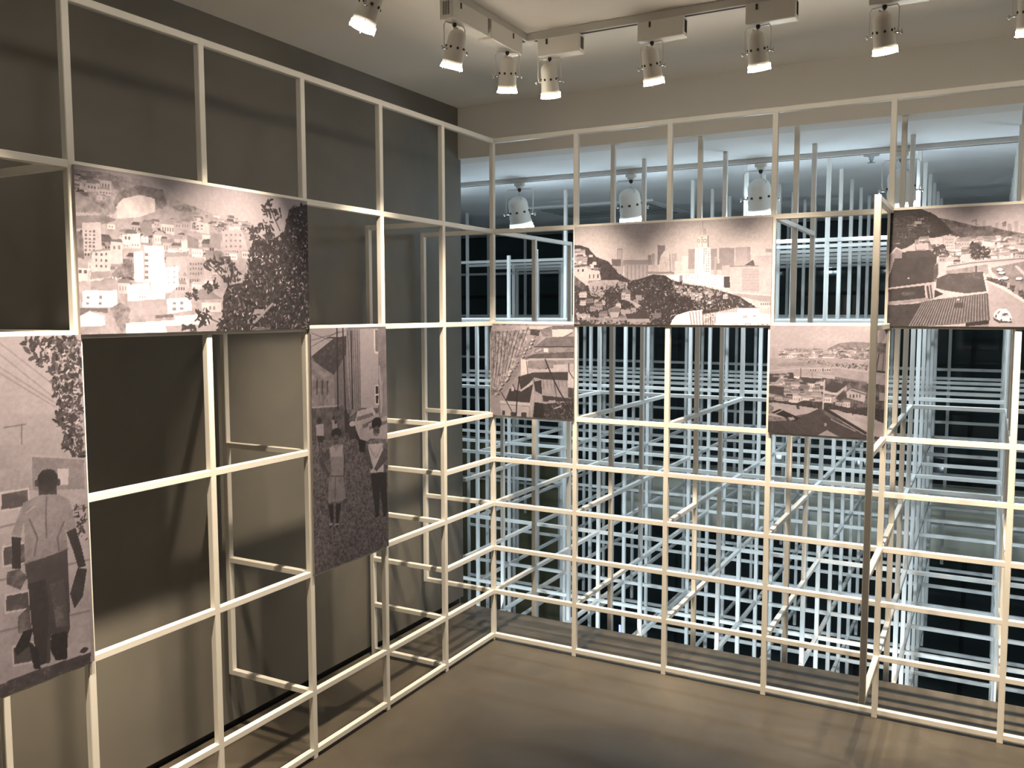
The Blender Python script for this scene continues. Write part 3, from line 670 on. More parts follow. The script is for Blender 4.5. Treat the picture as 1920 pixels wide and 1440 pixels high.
["L",0.12,1.6,[0.702,0.456,0.672,0.476]],["L",0.2,1.3,[0.442,0.4,0.458,0.536,0.54,0.608]],["L",0.1,2.4,[0.316,1.0,0.328,0.762,0.356,0.568]],["L",0.14,1.6,[0.328,0.762,0.276,0.654]],
["L",0.15,1.6,[0.28,0.978,0.196,0.844,0.132,0.748]],["L",0.15,1.6,[0.994,0.564,0.944,0.494,0.94,0.414]],["L",0.2,1.2,[0.802,0.778,0.772,0.616]],],
'p5': [
["B",0.69],["P",0.5,0.02,12,[0.235,0.238,0.264,0.24,0.266,0.509,0.236,0.507]],["P",0.64,0.02,12,[0.239,0.251,0.26,0.251,0.261,0.509,0.24,0.507]],
["P",0.4,0.02,12,[0.207,0.341,0.256,0.345,0.257,0.415,0.208,0.411]],["P",0.62,0.02,12,[0.215,0.411,0.264,0.415,0.264,0.531,0.215,0.529]],
["P",0.5,0.02,12,[0.268,0.353,0.403,0.361,0.403,0.417,0.269,0.409]],["P",0.6,0.02,12,[0.275,0.401,0.4,0.407,0.401,0.559,0.275,0.553]],
["P",0.47,0.02,12,[0.4,0.313,0.417,0.313,0.418,0.409,0.4,0.407]],["P",0.56,0.02,12,[0.418,0.297,0.435,0.299,0.435,0.409,0.418,0.409]],
["P",0.46,0.02,12,[0.448,0.22,0.485,0.224,0.486,0.409,0.449,0.407]],["P",0.66,0.02,12,[0.418,0.411,0.461,0.413,0.461,0.517,0.418,0.515]],
["P",0.63,0.02,12,[0.522,0.305,0.546,0.305,0.547,0.477,0.523,0.477]],["P",0.73,0.02,12,[0.537,0.383,0.607,0.387,0.608,0.523,0.538,0.521]],
["P",0.76,0.02,12,[0.572,0.335,0.603,0.337,0.605,0.481,0.574,0.479]],["P",0.55,0.02,12,[0.604,0.267,0.636,0.269,0.637,0.461,0.605,0.459]],
["P",0.52,0.02,12,[0.714,0.273,0.744,0.275,0.746,0.477,0.716,0.475]],["P",0.6,0.02,12,[0.731,0.349,0.744,0.351,0.746,0.529,0.732,0.529]],
["P",0.48,0.02,12,[0.742,0.413,0.758,0.415,0.758,0.477,0.742,0.477]],["P",0.5,0.02,12,[0.754,0.267,0.826,0.273,0.828,0.481,0.756,0.477]],
["P",0.62,0.02,12,[0.769,0.435,0.806,0.437,0.807,0.531,0.77,0.529]],["P",0.58,0.02,12,[0.83,0.267,0.9,0.271,0.902,0.411,0.832,0.407]],
["P",0.53,0.02,12,[0.886,0.269,0.902,0.269,0.903,0.411,0.888,0.411]],["P",0.6,0.02,12,[0.826,0.397,0.925,0.403,0.925,0.455,0.827,0.449]],
["P",0.63,0.02,12,[0.919,0.351,1.0,0.357,1.002,0.457,0.92,0.453]],["P",0.52,0.02,12,[0.972,0.291,1.0,0.293,1.0,0.327,0.972,0.325]],
["S",0.48,2.2,6,[0.292,0.411,0.395,0.415,0.293,0.549,0.395,0.553]],["S",0.34,1.6,6,[0.212,0.357,0.254,0.359,0.212,0.407,0.254,0.409]],
["P",0.72,0,12,[0.456,0.485,0.458,0.387,0.465,0.323,0.491,0.257,0.511,0.315,0.518,0.487]],["W",0.54,7,9,0.4,0.5,[0.461,0.333,0.511,0.335,0.512,0.475,0.462,0.473]],
["L",0.45,1.4,[0.511,0.315,0.515,0.477]],["P",0.84,0,12,[0.635,0.257,0.712,0.263,0.714,0.549,0.637,0.545]],["P",0.76,0,12,[0.651,0.142,0.7,0.148,0.701,0.263,0.652,0.261]],
["P",0.68,0,12,[0.656,0.07,0.691,0.072,0.691,0.148,0.657,0.146]],["L",0.6,1.6,[0.672,0.008,0.672,0.074]],["P",0.72,0,12,[0.651,0.154,0.675,0.114,0.7,0.152]],
["W",0.4,3,12,0.4,0.45,[0.675,0.263,0.708,0.267,0.71,0.495,0.677,0.495]],["W",0.66,3,12,0.35,0.4,[0.639,0.261,0.672,0.263,0.674,0.495,0.641,0.493]],["E",0.52,0.654,0.194,0.008,0.018],
["E",0.72,0.654,0.194,0.005,0.012],["E",0.5,0.685,0.196,0.01,0.02],["E",0.74,0.685,0.196,0.006,0.012],["L",0.45,2,[0.699,0.152,0.7,0.253]],
["W",0.48,1,5,0.6,0.5,[0.665,0.154,0.675,0.156,0.676,0.251,0.666,0.251]],["W",0.5,3,4,0.4,0.5,[0.675,0.08,0.69,0.082,0.69,0.14,0.675,0.14]],
["P",0.86,0,12,[0.493,0.523,0.563,0.505,0.618,0.503,0.775,0.531,0.78,0.655,0.657,0.615,0.493,0.561]],["W",0.56,8,4,0.3,0.35,[0.689,0.527,0.772,0.529,0.773,0.625,0.69,0.621]],
["W",0.56,6,2,0.35,0.4,[0.59,0.509,0.656,0.513,0.657,0.557,0.591,0.555]],["P",0.5,0,12,[0.562,0.521,0.577,0.521,0.578,0.607,0.562,0.607]],
["P",0.48,0,12,[0.392,0.475,0.534,0.483,0.535,0.503,0.392,0.497]],["P",0.64,0,12,[0.805,0.445,1.001,0.445,0.999,0.713,0.807,0.683]],
["P",0.52,0,12,[0.864,0.471,0.942,0.473,0.944,0.687,0.866,0.679]],["S",0.62,1.0,14,[0.864,0.481,0.942,0.483,0.866,0.679,0.944,0.681]],
["S",0.62,1.0,8,[0.864,0.481,0.866,0.679,0.942,0.485,0.944,0.681]],["P",0.26,0.05,12,[0.779,0.541,0.807,0.541,0.808,0.645,0.78,0.643]],["L",0.45,2,[0.806,0.445,0.941,0.449]],
["P",0.3,0.05,12,[0.874,0.441,0.889,0.421,0.914,0.387,0.923,0.443]],
["P",0.26,0.12,40,[-0.002,0.184,0.037,0.192,0.077,0.22,0.124,0.315,0.188,0.363,0.245,0.491,0.317,0.567,0.317,0.665,-0.001,0.657]],
["H",44,0.5,0.78,0.026,[0.002,0.224,0.074,0.24,0.124,0.345,0.137,0.549,0.006,0.543]],
["P",0.68,0.04,12,[0.0,0.423,0.071,0.399,0.075,0.433,0.142,0.459,0.15,0.549,0.075,0.551,0.069,0.603,-0.001,0.497]],["W",0.28,2,1,0.3,0.7,[0.009,0.429,0.062,0.433,0.062,0.467,0.009,0.463]],
["P",0.36,0,12,[0.0,0.395,0.068,0.381,0.075,0.405,0.0,0.417]],["W",0.3,3,1,0.3,0.8,[0.075,0.483,0.143,0.487,0.143,0.537,0.075,0.535]],
["P",0.36,0.1,40,[0.0,0.497,0.069,0.613,0.05,0.647,-0.001,0.589]],["F",170,0.07,0.32,0.014,[0.13,0.345,0.185,0.363,0.248,0.491,0.305,0.565,0.21,0.573,0.155,0.505,0.124,0.413]],
["P",0.22,0.1,50,[-0.001,0.647,0.075,0.659,0.155,0.593,0.258,0.575,0.363,0.545,0.427,0.503,0.49,0.519,0.524,0.563,0.602,0.609,0.685,0.633,0.766,0.677,0.851,0.725,0.935,0.836,0.841,0.836,0.735,0.878,0.687,0.894,0.554,0.894,0.521,0.996,0.482,1.03,-0.005,1.038]],
["P",0.6,0.08,30,[0.075,0.581,0.155,0.549,0.245,0.553,0.246,0.597,0.18,0.651,0.156,0.729,0.094,0.705]],["W",0.3,6,1,0.3,0.7,[0.094,0.603,0.24,0.607,0.24,0.653,0.094,0.649]],
["P",0.5,0.06,12,[0.24,0.563,0.293,0.577,0.294,0.653,0.246,0.619]],
["F",800,0.06,0.44,0.016,[-0.001,0.647,0.075,0.659,0.155,0.593,0.258,0.575,0.363,0.545,0.427,0.503,0.49,0.519,0.524,0.563,0.602,0.609,0.685,0.633,0.766,0.677,0.851,0.725,0.935,0.836,0.841,0.836,0.735,0.878,0.687,0.894,0.554,0.894,0.521,0.996,0.482,1.03,-0.005,1.038]],
["F",420,0.4,0.7,0.01,[-0.001,0.657,0.155,0.605,0.364,0.557,0.427,0.515,0.524,0.573,0.685,0.643,0.851,0.741,0.914,0.826,0.735,0.868,0.554,0.888,0.493,0.998,0.0,1.014]],
["H",24,0.42,0.7,0.03,[0.007,0.681,0.155,0.661,0.294,0.665,0.412,0.844,0.412,0.986,0.014,0.99]],["H",40,0.5,0.78,0.014,[0.535,0.617,0.685,0.643,0.793,0.719,0.713,0.782,0.575,0.715]],
["F",160,0.42,0.68,0.01,[0.49,0.583,0.613,0.587,0.712,0.633,0.792,0.699,0.713,0.739,0.547,0.671]],["F",90,0.4,0.64,0.01,[0.614,0.673,0.739,0.739,0.74,0.846,0.659,0.866]],
["P",0.44,0.05,12,[0.185,0.846,0.223,0.82,0.253,0.826,0.253,0.878,0.199,0.916]],["P",0.62,0,12,[0.199,0.876,0.252,0.878,0.241,0.932,0.205,0.932]],
["P",0.56,0.04,12,[0.256,0.846,0.308,0.854,0.308,0.894,0.283,0.916,0.259,0.894]],["P",0.25,0.04,12,[0.283,0.894,0.401,0.882,0.41,0.94,0.292,0.942]],
["P",0.54,0.05,12,[0.289,0.942,0.409,0.94,0.421,1.03,0.298,1.032]],["P",0.52,0.12,40,[0.092,0.928,0.277,0.938,0.288,1.032,0.104,1.036]],
["P",0.58,0.05,12,[0.267,0.747,0.294,0.737,0.368,0.81,0.342,0.838,0.312,0.776]],["P",0.4,0,12,[0.422,0.886,0.47,0.882,0.472,0.934,0.429,0.936]],
["P",0.5,0.05,12,[0.335,0.705,0.37,0.705,0.37,0.762,0.341,0.756]],["P",0.6,0.2,70,[0.013,0.888,0.088,0.894,0.092,0.968,0.02,0.956]],
["F",120,0.1,0.36,0.014,[-0.005,0.922,0.101,0.956,0.493,0.986,0.493,1.03,-0.005,1.038]],["P",0.92,0.05,20,[0.51,1.03,0.529,0.948,0.549,0.904,0.61,0.868,0.678,0.854,0.685,1.026]],
["S",0.45,1.6,5,[0.615,0.878,0.676,0.866,0.627,1.018,0.682,1.016]],["F",60,0.15,0.5,0.014,[0.681,0.888,0.741,0.878,0.742,1.026,0.682,1.028]],
["S",0.75,2,5,[0.689,0.898,0.735,0.888,0.69,1.016,0.736,1.016]],["P",0.88,0.02,12,[0.741,1.026,0.746,0.88,0.844,0.87,0.846,0.836,0.946,0.836,0.948,0.888,1.007,0.898,1.003,1.022]],
["L",0.5,1.4,[0.846,0.838,0.946,0.838]],["P",0.62,0,12,[0.871,0.908,0.894,0.908,0.894,0.932,0.871,0.932]],["P",0.6,0,12,[0.92,0.904,0.933,0.904,0.933,0.92,0.92,0.92]],
["L",0.62,1.4,[0.746,0.884,0.844,0.872]],["S",0.5,1.0,8,[0.764,0.836,0.841,0.836,0.765,0.876,0.841,0.872]],["W",0.35,9,1,0.6,0.8,[0.941,0.984,0.992,0.984,0.992,1.0,0.941,1.0]],
["W",0.45,5,1,0.6,0.7,[0.82,0.988,0.853,0.986,0.853,1.0,0.821,1.0]],["P",0.55,0,12,[0.88,0.984,0.911,0.984,0.912,1.014,0.881,1.014]],
["P",0.85,0,12,[0.886,0.992,0.906,0.992,0.907,1.014,0.886,1.014]],["P",0.55,0.05,12,[0.813,0.691,1.0,0.729,1.0,0.786,0.954,0.776,0.851,0.729]],
["P",0.68,0,12,[0.813,0.683,1.0,0.719,1.0,0.731,0.813,0.695]],["P",0.7,0.04,12,[0.947,0.786,1.005,0.786,1.006,0.838,0.947,0.836]],
["W",0.4,5,1,0.5,0.8,[0.952,0.79,1.0,0.792,1.001,0.812,0.952,0.812]],],
'p6': [
["B",0.61],["P",0.6,0,12,[0.008,0.202,0.078,0.2,0.082,0.312,0.01,0.314]],["P",0.57,0,12,[0.024,0.198,0.048,0.196,0.05,0.304,0.026,0.304]],
["P",0.43,0.08,30,[0.512,0.208,0.61,0.156,0.714,0.142,1.022,0.15,1.028,0.35,0.514,0.31]],["H",120,0.46,0.7,0.018,[0.52,0.228,0.632,0.186,1.008,0.196,1.012,0.32,0.538,0.292]],
["P",0.55,0.08,30,[0.074,0.254,0.154,0.222,0.288,0.2,0.366,0.21,0.406,0.18,0.442,0.208,0.52,0.216,0.606,0.29,0.074,0.304]],
["H",90,0.52,0.76,0.018,[0.09,0.246,0.162,0.224,0.52,0.224,0.59,0.284,0.09,0.296]],["F",40,0.36,0.5,0.01,[0.13,0.22,0.302,0.2,0.334,0.224,0.138,0.236]],
["P",0.54,0.06,14,[-0.038,0.306,0.606,0.29,1.028,0.336,1.034,0.522,0.564,0.468,-0.036,0.452]],["P",0.48,0.04,12,[0.068,0.354,0.306,0.33,0.446,0.344,0.308,0.372,0.068,0.378]],
["F",60,0.3,0.48,0.01,[0.226,0.3,0.446,0.31,0.584,0.332,0.57,0.364,0.338,0.338]],["F",70,0.24,0.44,0.011,[0.584,0.332,0.852,0.34,0.854,0.388,0.6,0.38]],
["L",0.62,2,[-0.036,0.426,0.276,0.392,0.6,0.376,0.854,0.404]],["P",0.62,0,12,[0.36,0.386,0.548,0.384,0.55,0.416,0.362,0.414]],
["W",0.28,9,1,0.4,0.5,[0.362,0.392,0.548,0.388,0.548,0.412,0.364,0.418]],["L",0.28,1.4,[0.284,0.388,0.284,0.47]],["L",0.35,1.2,[0.382,0.426,0.386,0.474]],["E",0.3,0.478,0.402,0.006,0.014],
["P",0.6,0.03,12,[0.386,0.436,0.58,0.446,0.858,0.5,0.858,0.516,0.566,0.482]],["S",0.22,1.4,22,[0.588,0.46,0.846,0.498,0.586,0.482,0.844,0.516]],
["P",0.33,0.1,30,[-0.036,0.452,0.166,0.442,0.31,0.478,0.566,0.48,1.034,0.522,1.04,0.742,-0.03,0.718]],
["H",90,0.44,0.7,0.032,[-0.026,0.48,0.198,0.448,0.466,0.512,0.652,0.586,0.684,0.696,0.3,0.682,-0.014,0.672]],["P",0.24,0,12,[0.182,0.44,0.214,0.438,0.232,0.488,0.184,0.482]],
["P",0.72,0,12,[0.222,0.464,0.278,0.466,0.27,0.486,0.224,0.484]],["P",0.27,0.05,12,[-0.01,0.48,0.096,0.484,0.056,0.528,-0.01,0.53]],
["P",0.3,0.05,12,[-0.008,0.564,0.138,0.566,0.14,0.656,-0.008,0.63]],["P",0.28,0.05,12,[0.278,0.47,0.45,0.48,0.404,0.53,0.31,0.518]],
["P",0.27,0.03,12,[0.488,0.58,0.554,0.494,0.684,0.532,0.636,0.596,0.568,0.604]],["P",0.62,0.06,12,[0.484,0.588,0.568,0.606,0.63,0.598,0.608,0.628,0.5,0.616]],
["P",0.58,0,12,[0.61,0.594,0.682,0.532,0.69,0.572,0.626,0.622]],["P",0.6,0.02,12,[0.682,0.592,0.726,0.56,0.848,0.594,0.838,0.678,0.69,0.644]],["L",0.3,2.4,[0.726,0.574,0.842,0.608]],
["W",0.3,4,1,0.4,0.7,[0.704,0.608,0.81,0.602,0.81,0.642,0.706,0.648]],["P",0.28,0.05,12,[0.592,0.652,0.666,0.57,0.682,0.632,0.632,0.682]],
["P",0.34,0.1,30,[0.902,0.528,1.012,0.54,1.01,0.696,0.914,0.67]],["P",0.55,0,12,[0.956,0.588,0.998,0.586,1.002,0.658,0.958,0.66]],
["P",0.19,0.06,40,[-0.03,0.692,0.252,0.714,0.314,0.686,0.472,0.694,0.686,0.732,0.85,0.724,1.026,0.734,1.014,0.862,0.852,0.796,0.688,0.78,0.3,0.744,-0.03,0.718]],
["F",220,0.08,0.34,0.016,[0.3,0.698,0.472,0.698,0.686,0.736,0.85,0.728,1.018,0.736,1.008,0.854,0.852,0.792,0.688,0.776,0.316,0.744]],
["P",0.58,0.04,10,[0.032,0.714,0.458,0.756,0.412,0.796,0.052,0.744]],["P",0.57,0.06,12,[0.496,0.756,0.61,0.758,0.846,0.832,1.03,0.872,1.032,0.932,0.846,0.872,0.612,0.8]],
["L",0.64,2.4,[0.494,0.492,0.49,0.624,0.486,0.76]],["L",0.22,1.4,[0.476,0.476,0.508,0.478]],["P",0.25,0,12,[0.252,0.738,0.276,0.732,0.282,0.77,0.258,0.766]],
["P",0.45,0.08,20,[-0.03,0.71,0.052,0.764,0.03,0.816,-0.028,0.828]],
["P",0.27,0.05,24,[-0.026,0.89,0.168,0.872,0.302,0.834,0.45,0.756,0.508,0.762,0.66,0.866,0.842,0.968,1.018,0.988,1.02,1.042,0.426,1.028,-0.022,1.042]],
["S",0.16,1.6,22,[0.064,0.878,0.38,0.802,0.244,1.024,0.664,1.028]],["S",0.36,1.2,22,[0.072,0.88,0.388,0.806,0.252,1.024,0.672,1.028]],
["P",0.09,0.03,12,[0.026,0.814,0.102,0.774,0.288,0.85,0.24,0.884,0.144,0.848]],["L",0.55,2,[0.062,0.822,0.134,0.782]],["P",0.52,0.12,40,[0.176,0.85,0.224,0.844,0.248,0.866,0.2,0.878]],
["P",0.42,0.12,30,[-0.01,0.84,0.144,0.856,0.168,0.88,-0.002,0.898]],["P",0.33,0.04,12,[0.45,0.756,0.508,0.762,0.66,0.866,0.568,0.848]],["L",0.13,5,[0.508,0.754,0.658,0.842,0.852,0.952]],
["P",0.52,0.04,12,[0.422,1.016,0.528,0.946,0.652,1.012]],["L",0.48,2,[0.56,0.848,0.766,0.94]],["E",0.5,0.512,0.896,0.01,0.016],
["P",0.35,0.1,30,[0.906,0.146,1.0,0.152,0.996,0.238,0.92,0.248]],["P",0.47,0.04,12,[0.92,0.248,1.002,0.24,1.008,0.398,0.916,0.398]],["L",0.2,1.6,[0.942,0.252,0.928,0.386]],
["L",0.3,1.4,[0.984,0.25,0.978,0.392]],["L",0.15,3,[0.914,0.398,1.008,0.406]],],
'p7': [
["B",0.6],["P",0.5,0,12,[0.304,0.17,0.318,0.172,0.319,0.21,0.305,0.21]],["P",0.53,0,12,[0.328,0.148,0.341,0.148,0.342,0.214,0.329,0.212]],
["P",0.56,0,12,[0.351,0.124,0.364,0.126,0.366,0.216,0.353,0.214]],["P",0.5,0,12,[0.375,0.164,0.388,0.166,0.389,0.218,0.376,0.216]],
["P",0.53,0,12,[0.398,0.142,0.411,0.144,0.413,0.22,0.399,0.218]],["P",0.56,0,12,[0.422,0.18,0.435,0.182,0.436,0.222,0.423,0.22]],
["P",0.5,0,12,[0.444,0.158,0.457,0.16,0.459,0.224,0.446,0.222]],["P",0.53,0,12,[0.467,0.136,0.48,0.138,0.482,0.226,0.469,0.224]],
["P",0.56,0,12,[0.49,0.176,0.503,0.176,0.504,0.228,0.491,0.226]],["P",0.5,0,12,[0.513,0.154,0.525,0.154,0.527,0.23,0.514,0.228]],
["P",0.53,0,12,[0.536,0.192,0.549,0.192,0.549,0.232,0.537,0.23]],["P",0.56,0,12,[0.558,0.17,0.57,0.17,0.572,0.234,0.559,0.232]],
["P",0.5,0,12,[0.58,0.148,0.592,0.15,0.594,0.236,0.581,0.234]],["P",0.53,0,12,[0.602,0.186,0.615,0.188,0.616,0.238,0.603,0.236]],
["P",0.56,0,12,[0.624,0.164,0.636,0.166,0.638,0.24,0.625,0.238]],["P",0.5,0,12,[0.647,0.202,0.659,0.204,0.66,0.242,0.647,0.24]],
["P",0.53,0,12,[0.668,0.18,0.68,0.182,0.681,0.244,0.669,0.242]],["P",0.56,0,12,[0.689,0.158,0.701,0.16,0.703,0.246,0.691,0.244]],
["P",0.5,0,12,[0.711,0.196,0.723,0.198,0.724,0.246,0.712,0.246]],["P",0.53,0,12,[0.732,0.174,0.744,0.176,0.746,0.248,0.734,0.248]],
["P",0.56,0,12,[0.754,0.212,0.766,0.214,0.767,0.251,0.755,0.251]],["P",0.5,0,12,[0.774,0.19,0.786,0.192,0.788,0.253,0.776,0.253]],
["P",0.53,0,12,[0.795,0.17,0.807,0.17,0.809,0.255,0.797,0.255]],["P",0.56,0,12,[0.817,0.206,0.828,0.208,0.829,0.257,0.818,0.257]],
["P",0.5,0,12,[0.837,0.186,0.848,0.186,0.85,0.259,0.838,0.259]],["P",0.53,0,12,[0.858,0.222,0.87,0.222,0.871,0.261,0.859,0.259]],["L",0.4,1.6,[0.33,0.168,0.329,0.114,0.313,0.124]],
["P",0.36,0.1,40,[0.423,0.142,0.438,0.138,0.439,0.178,0.426,0.176]],
["P",0.34,0.08,30,[0.186,0.08,0.255,0.118,0.336,0.17,0.379,0.17,0.43,0.206,0.526,0.251,0.968,0.319,0.969,0.351,0.25,0.277,0.207,0.124]],
["P",0.14,0.06,50,[-0.021,0.002,0.118,-0.002,0.173,0.056,0.209,0.126,0.247,0.216,0.176,0.248,0.111,0.271,0.069,0.323,-0.015,0.385]],
["H",40,0.18,0.4,0.022,[0.005,0.036,0.115,0.048,0.174,0.118,0.151,0.206,0.018,0.277]],
["F",240,0.07,0.22,0.016,[0.0,0.008,0.119,0.008,0.173,0.064,0.241,0.212,0.176,0.244,0.069,0.317,0.006,0.369]],["P",0.42,0.1,40,[0.095,0.1,0.124,0.104,0.125,0.13,0.096,0.128]],
["P",0.44,0.1,30,[0.098,0.257,0.25,0.251,0.526,0.267,0.969,0.335,0.972,0.465,0.507,0.437,0.357,0.449,0.23,0.495,0.179,0.403,0.104,0.365]],
["H",230,0.46,0.76,0.028,[0.102,0.257,0.25,0.255,0.515,0.273,0.936,0.349,0.938,0.447,0.507,0.419,0.357,0.435,0.238,0.473,0.179,0.399]],
["P",0.64,0,12,[0.209,0.238,0.253,0.24,0.253,0.371,0.215,0.357]],["W",0.42,5,4,0.4,0.4,[0.215,0.253,0.248,0.255,0.25,0.357,0.217,0.355]],
["P",0.66,0.06,30,[0.152,0.251,0.209,0.242,0.21,0.311,0.161,0.297]],["P",0.62,0.05,12,[0.103,0.301,0.152,0.287,0.153,0.341,0.108,0.343]],
["F",60,0.12,0.34,0.014,[0.161,0.307,0.21,0.311,0.236,0.401,0.179,0.399]],["F",120,0.1,0.3,0.016,[0.315,0.291,0.384,0.367,0.381,0.425,0.333,0.445,0.312,0.371]],
["P",0.6,0,12,[0.273,0.417,0.314,0.397,0.315,0.451,0.278,0.457]],["P",0.55,0,12,[0.22,0.419,0.251,0.411,0.251,0.451,0.223,0.459]],
["P",0.68,0,12,[0.354,0.289,0.401,0.307,0.398,0.341,0.355,0.329]],["P",0.58,0.03,12,[0.209,0.495,0.317,0.451,0.529,0.429,0.971,0.423,0.972,0.465,0.508,0.463,0.377,0.483,0.22,0.531]],
["L",0.36,2,[0.23,0.495,0.318,0.469,0.507,0.443]],["P",0.43,0.08,20,[0.218,0.531,0.377,0.483,0.383,0.561,0.22,0.609]],["P",0.6,0,12,[0.192,0.453,0.222,0.455,0.226,0.567,0.198,0.543]],
["L",0.2,2,[0.336,0.497,0.337,0.551]],["P",0.42,0.06,20,[0.382,0.517,0.508,0.467,0.971,0.449,0.98,0.808,0.513,0.711,0.438,0.629]],["E",0.24,0.425,0.541,0.013,0.012],
["E",0.74,0.423,0.529,0.011,0.012],["E",0.24,0.432,0.567,0.013,0.01],["E",0.74,0.43,0.555,0.011,0.01],["E",0.24,0.427,0.621,0.013,0.01],["E",0.74,0.426,0.609,0.01,0.012],
["E",0.24,0.445,0.611,0.013,0.01],["E",0.74,0.443,0.599,0.011,0.012],["E",0.24,0.495,0.617,0.013,0.01],["E",0.74,0.493,0.605,0.011,0.012],["E",0.24,0.534,0.597,0.013,0.01],
["E",0.74,0.533,0.585,0.01,0.012],["E",0.24,0.562,0.641,0.012,0.01],["E",0.74,0.56,0.629,0.01,0.012],["E",0.24,0.606,0.625,0.012,0.01],["E",0.74,0.604,0.613,0.01,0.012],
["E",0.24,0.651,0.661,0.012,0.01],["E",0.74,0.649,0.649,0.01,0.012],["P",0.64,0,12,[0.38,0.515,0.39,0.515,0.404,0.595,0.396,0.589]],
["P",0.6,0,12,[0.474,0.503,0.486,0.501,0.513,0.557,0.51,0.583]],["P",0.3,0.08,30,[0.377,0.585,0.438,0.625,0.516,0.719,0.989,1.154,0.99,1.204,0.518,0.776,0.447,0.673,0.378,0.615]],
["F",90,0.14,0.38,0.014,[0.377,0.585,0.438,0.625,0.516,0.719,0.518,0.772,0.447,0.669,0.378,0.613]],
["P",0.51,0.03,6,[0.378,0.615,0.447,0.691,0.518,0.802,0.993,1.319,0.993,1.319,0.391,1.024,0.384,0.715]],
["P",0.64,0,12,[0.378,0.615,0.447,0.677,0.518,0.784,0.518,0.808,0.44,0.697,0.378,0.627]],["P",0.5,0,12,[0.45,0.635,0.46,0.635,0.461,0.683,0.451,0.683]],
["P",0.44,0,12,[0.478,0.681,0.491,0.677,0.494,0.731,0.477,0.731]],["P",0.43,0.03,12,[-0.015,0.423,0.0,0.387,0.027,0.323,0.067,0.365,0.067,0.413,0.02,0.429,0.008,0.517,-0.013,0.535]],
["L",0.6,2.4,[0.0,0.391,0.027,0.323,0.067,0.365]],["P",0.16,0,12,[0.051,0.363,0.07,0.363,0.071,0.417,0.052,0.415]],["P",0.17,0.05,24,[0.022,0.417,0.187,0.403,0.18,0.621,-0.011,0.669]],
["P",0.24,0.06,24,[0.066,0.355,0.162,0.351,0.187,0.403,0.071,0.417]],["P",0.54,0,12,[0.011,0.663,0.175,0.625,0.178,0.643,0.011,0.683]],["E",0.6,0.08,0.587,0.005,0.006],
["P",0.12,0.04,12,[0.002,0.681,0.143,0.651,0.149,0.766,0.004,0.786]],["P",0.3,0.1,50,[0.056,0.709,0.105,0.701,0.106,0.727,0.058,0.737]],
["P",0.54,0.03,12,[0.142,0.643,0.178,0.625,0.186,0.756,0.153,0.782]],["L",0.16,3,[0.155,0.661,0.164,0.77]],["L",0.2,2,[0.167,0.651,0.175,0.762]],
["P",0.5,0,12,[0.176,0.489,0.19,0.453,0.194,0.571,0.188,0.625,0.18,0.625]],["S",0.2,1.4,4,[0.177,0.489,0.191,0.471,0.183,0.615,0.193,0.561]],
["P",0.44,0.04,12,[0.004,0.786,0.16,0.754,0.171,0.782,0.0,0.82]],["P",0.27,0.08,24,[0.189,0.593,0.231,0.557,0.367,0.543,0.382,0.705,0.303,0.723,0.217,0.693,0.19,0.675]],
["P",0.64,0,12,[0.366,0.543,0.386,0.705,0.379,0.711,0.362,0.561]],["P",0.6,0.04,12,[0.192,0.679,0.217,0.703,0.303,0.727,0.242,0.749,0.218,0.725]],
["P",0.1,0,12,[0.184,0.689,0.218,0.725,0.185,0.754]],["P",0.66,0,12,[0.356,0.737,0.367,0.729,0.371,0.796,0.36,0.796]],
["P",0.34,0.04,24,[0.167,0.776,0.382,0.721,0.393,0.94,0.303,0.976,-0.014,1.03,-0.017,0.824,0.119,0.802]],["S",0.18,1.6,34,[0.09,0.816,0.382,0.729,0.029,1.012,0.393,0.944]],
["S",0.46,1.1,34,[0.094,0.816,0.384,0.729,0.033,1.012,0.395,0.944]],["P",0.14,0.06,40,[-0.017,0.82,0.132,0.806,0.08,1.01,-0.014,1.03]],
["P",0.2,0,12,[0.262,0.802,0.293,0.798,0.295,0.84,0.262,0.844]],["E",0.6,0.274,0.772,0.005,0.008],["P",0.54,0,12,[0.243,0.992,0.307,0.972,0.308,1.026,0.243,1.026]],
["P",0.05,0,12,[0.306,0.97,0.391,0.944,0.392,0.98,0.307,1.002]],["P",0.4,0,12,[0.307,0.998,0.392,0.978,0.393,1.024,0.307,1.026]],
["P",0.22,0,12,[0.407,0.922,0.433,0.954,0.471,0.954,0.476,0.966,0.429,0.97,0.409,0.944]],
["P",0.76,0,12,[0.408,0.892,0.423,0.854,0.451,0.85,0.467,0.89,0.474,0.932,0.465,0.956,0.434,0.95,0.412,0.928]],["P",0.32,0,12,[0.436,0.892,0.457,0.884,0.461,0.9,0.441,0.91]],
["P",0.4,0,12,[0.419,0.884,0.429,0.864,0.432,0.876,0.423,0.9]],["E",0.12,0.417,0.912,0.003,0.014],["E",0.12,0.437,0.944,0.003,0.008],["E",0.12,0.468,0.936,0.003,0.008],
["L",0.45,1.2,[0.433,0.912,0.463,0.908]],],
}

def value_noise(rng, w, h, cells_x, cells_y):
    cx, cy = max(2, int(cells_x)), max(2, int(cells_y))
    g = rng.random((cy + 2, cx + 2))
    X = np.linspace(0, cx, w)
    Y = np.linspace(0, cy, h)
    xi, yi = X.astype(int), Y.astype(int)
    fx, fy = (X - xi)[None, :], (Y - yi)[:, None]
    a = g[yi][:, xi]; b = g[yi][:, xi + 1]; c = g[yi + 1][:, xi]; d = g[yi + 1][:, xi + 1]
    return (a * (1 - fx) + b * fx) * (1 - fy) + (c * (1 - fx) + d * fx) * fy - 0.5

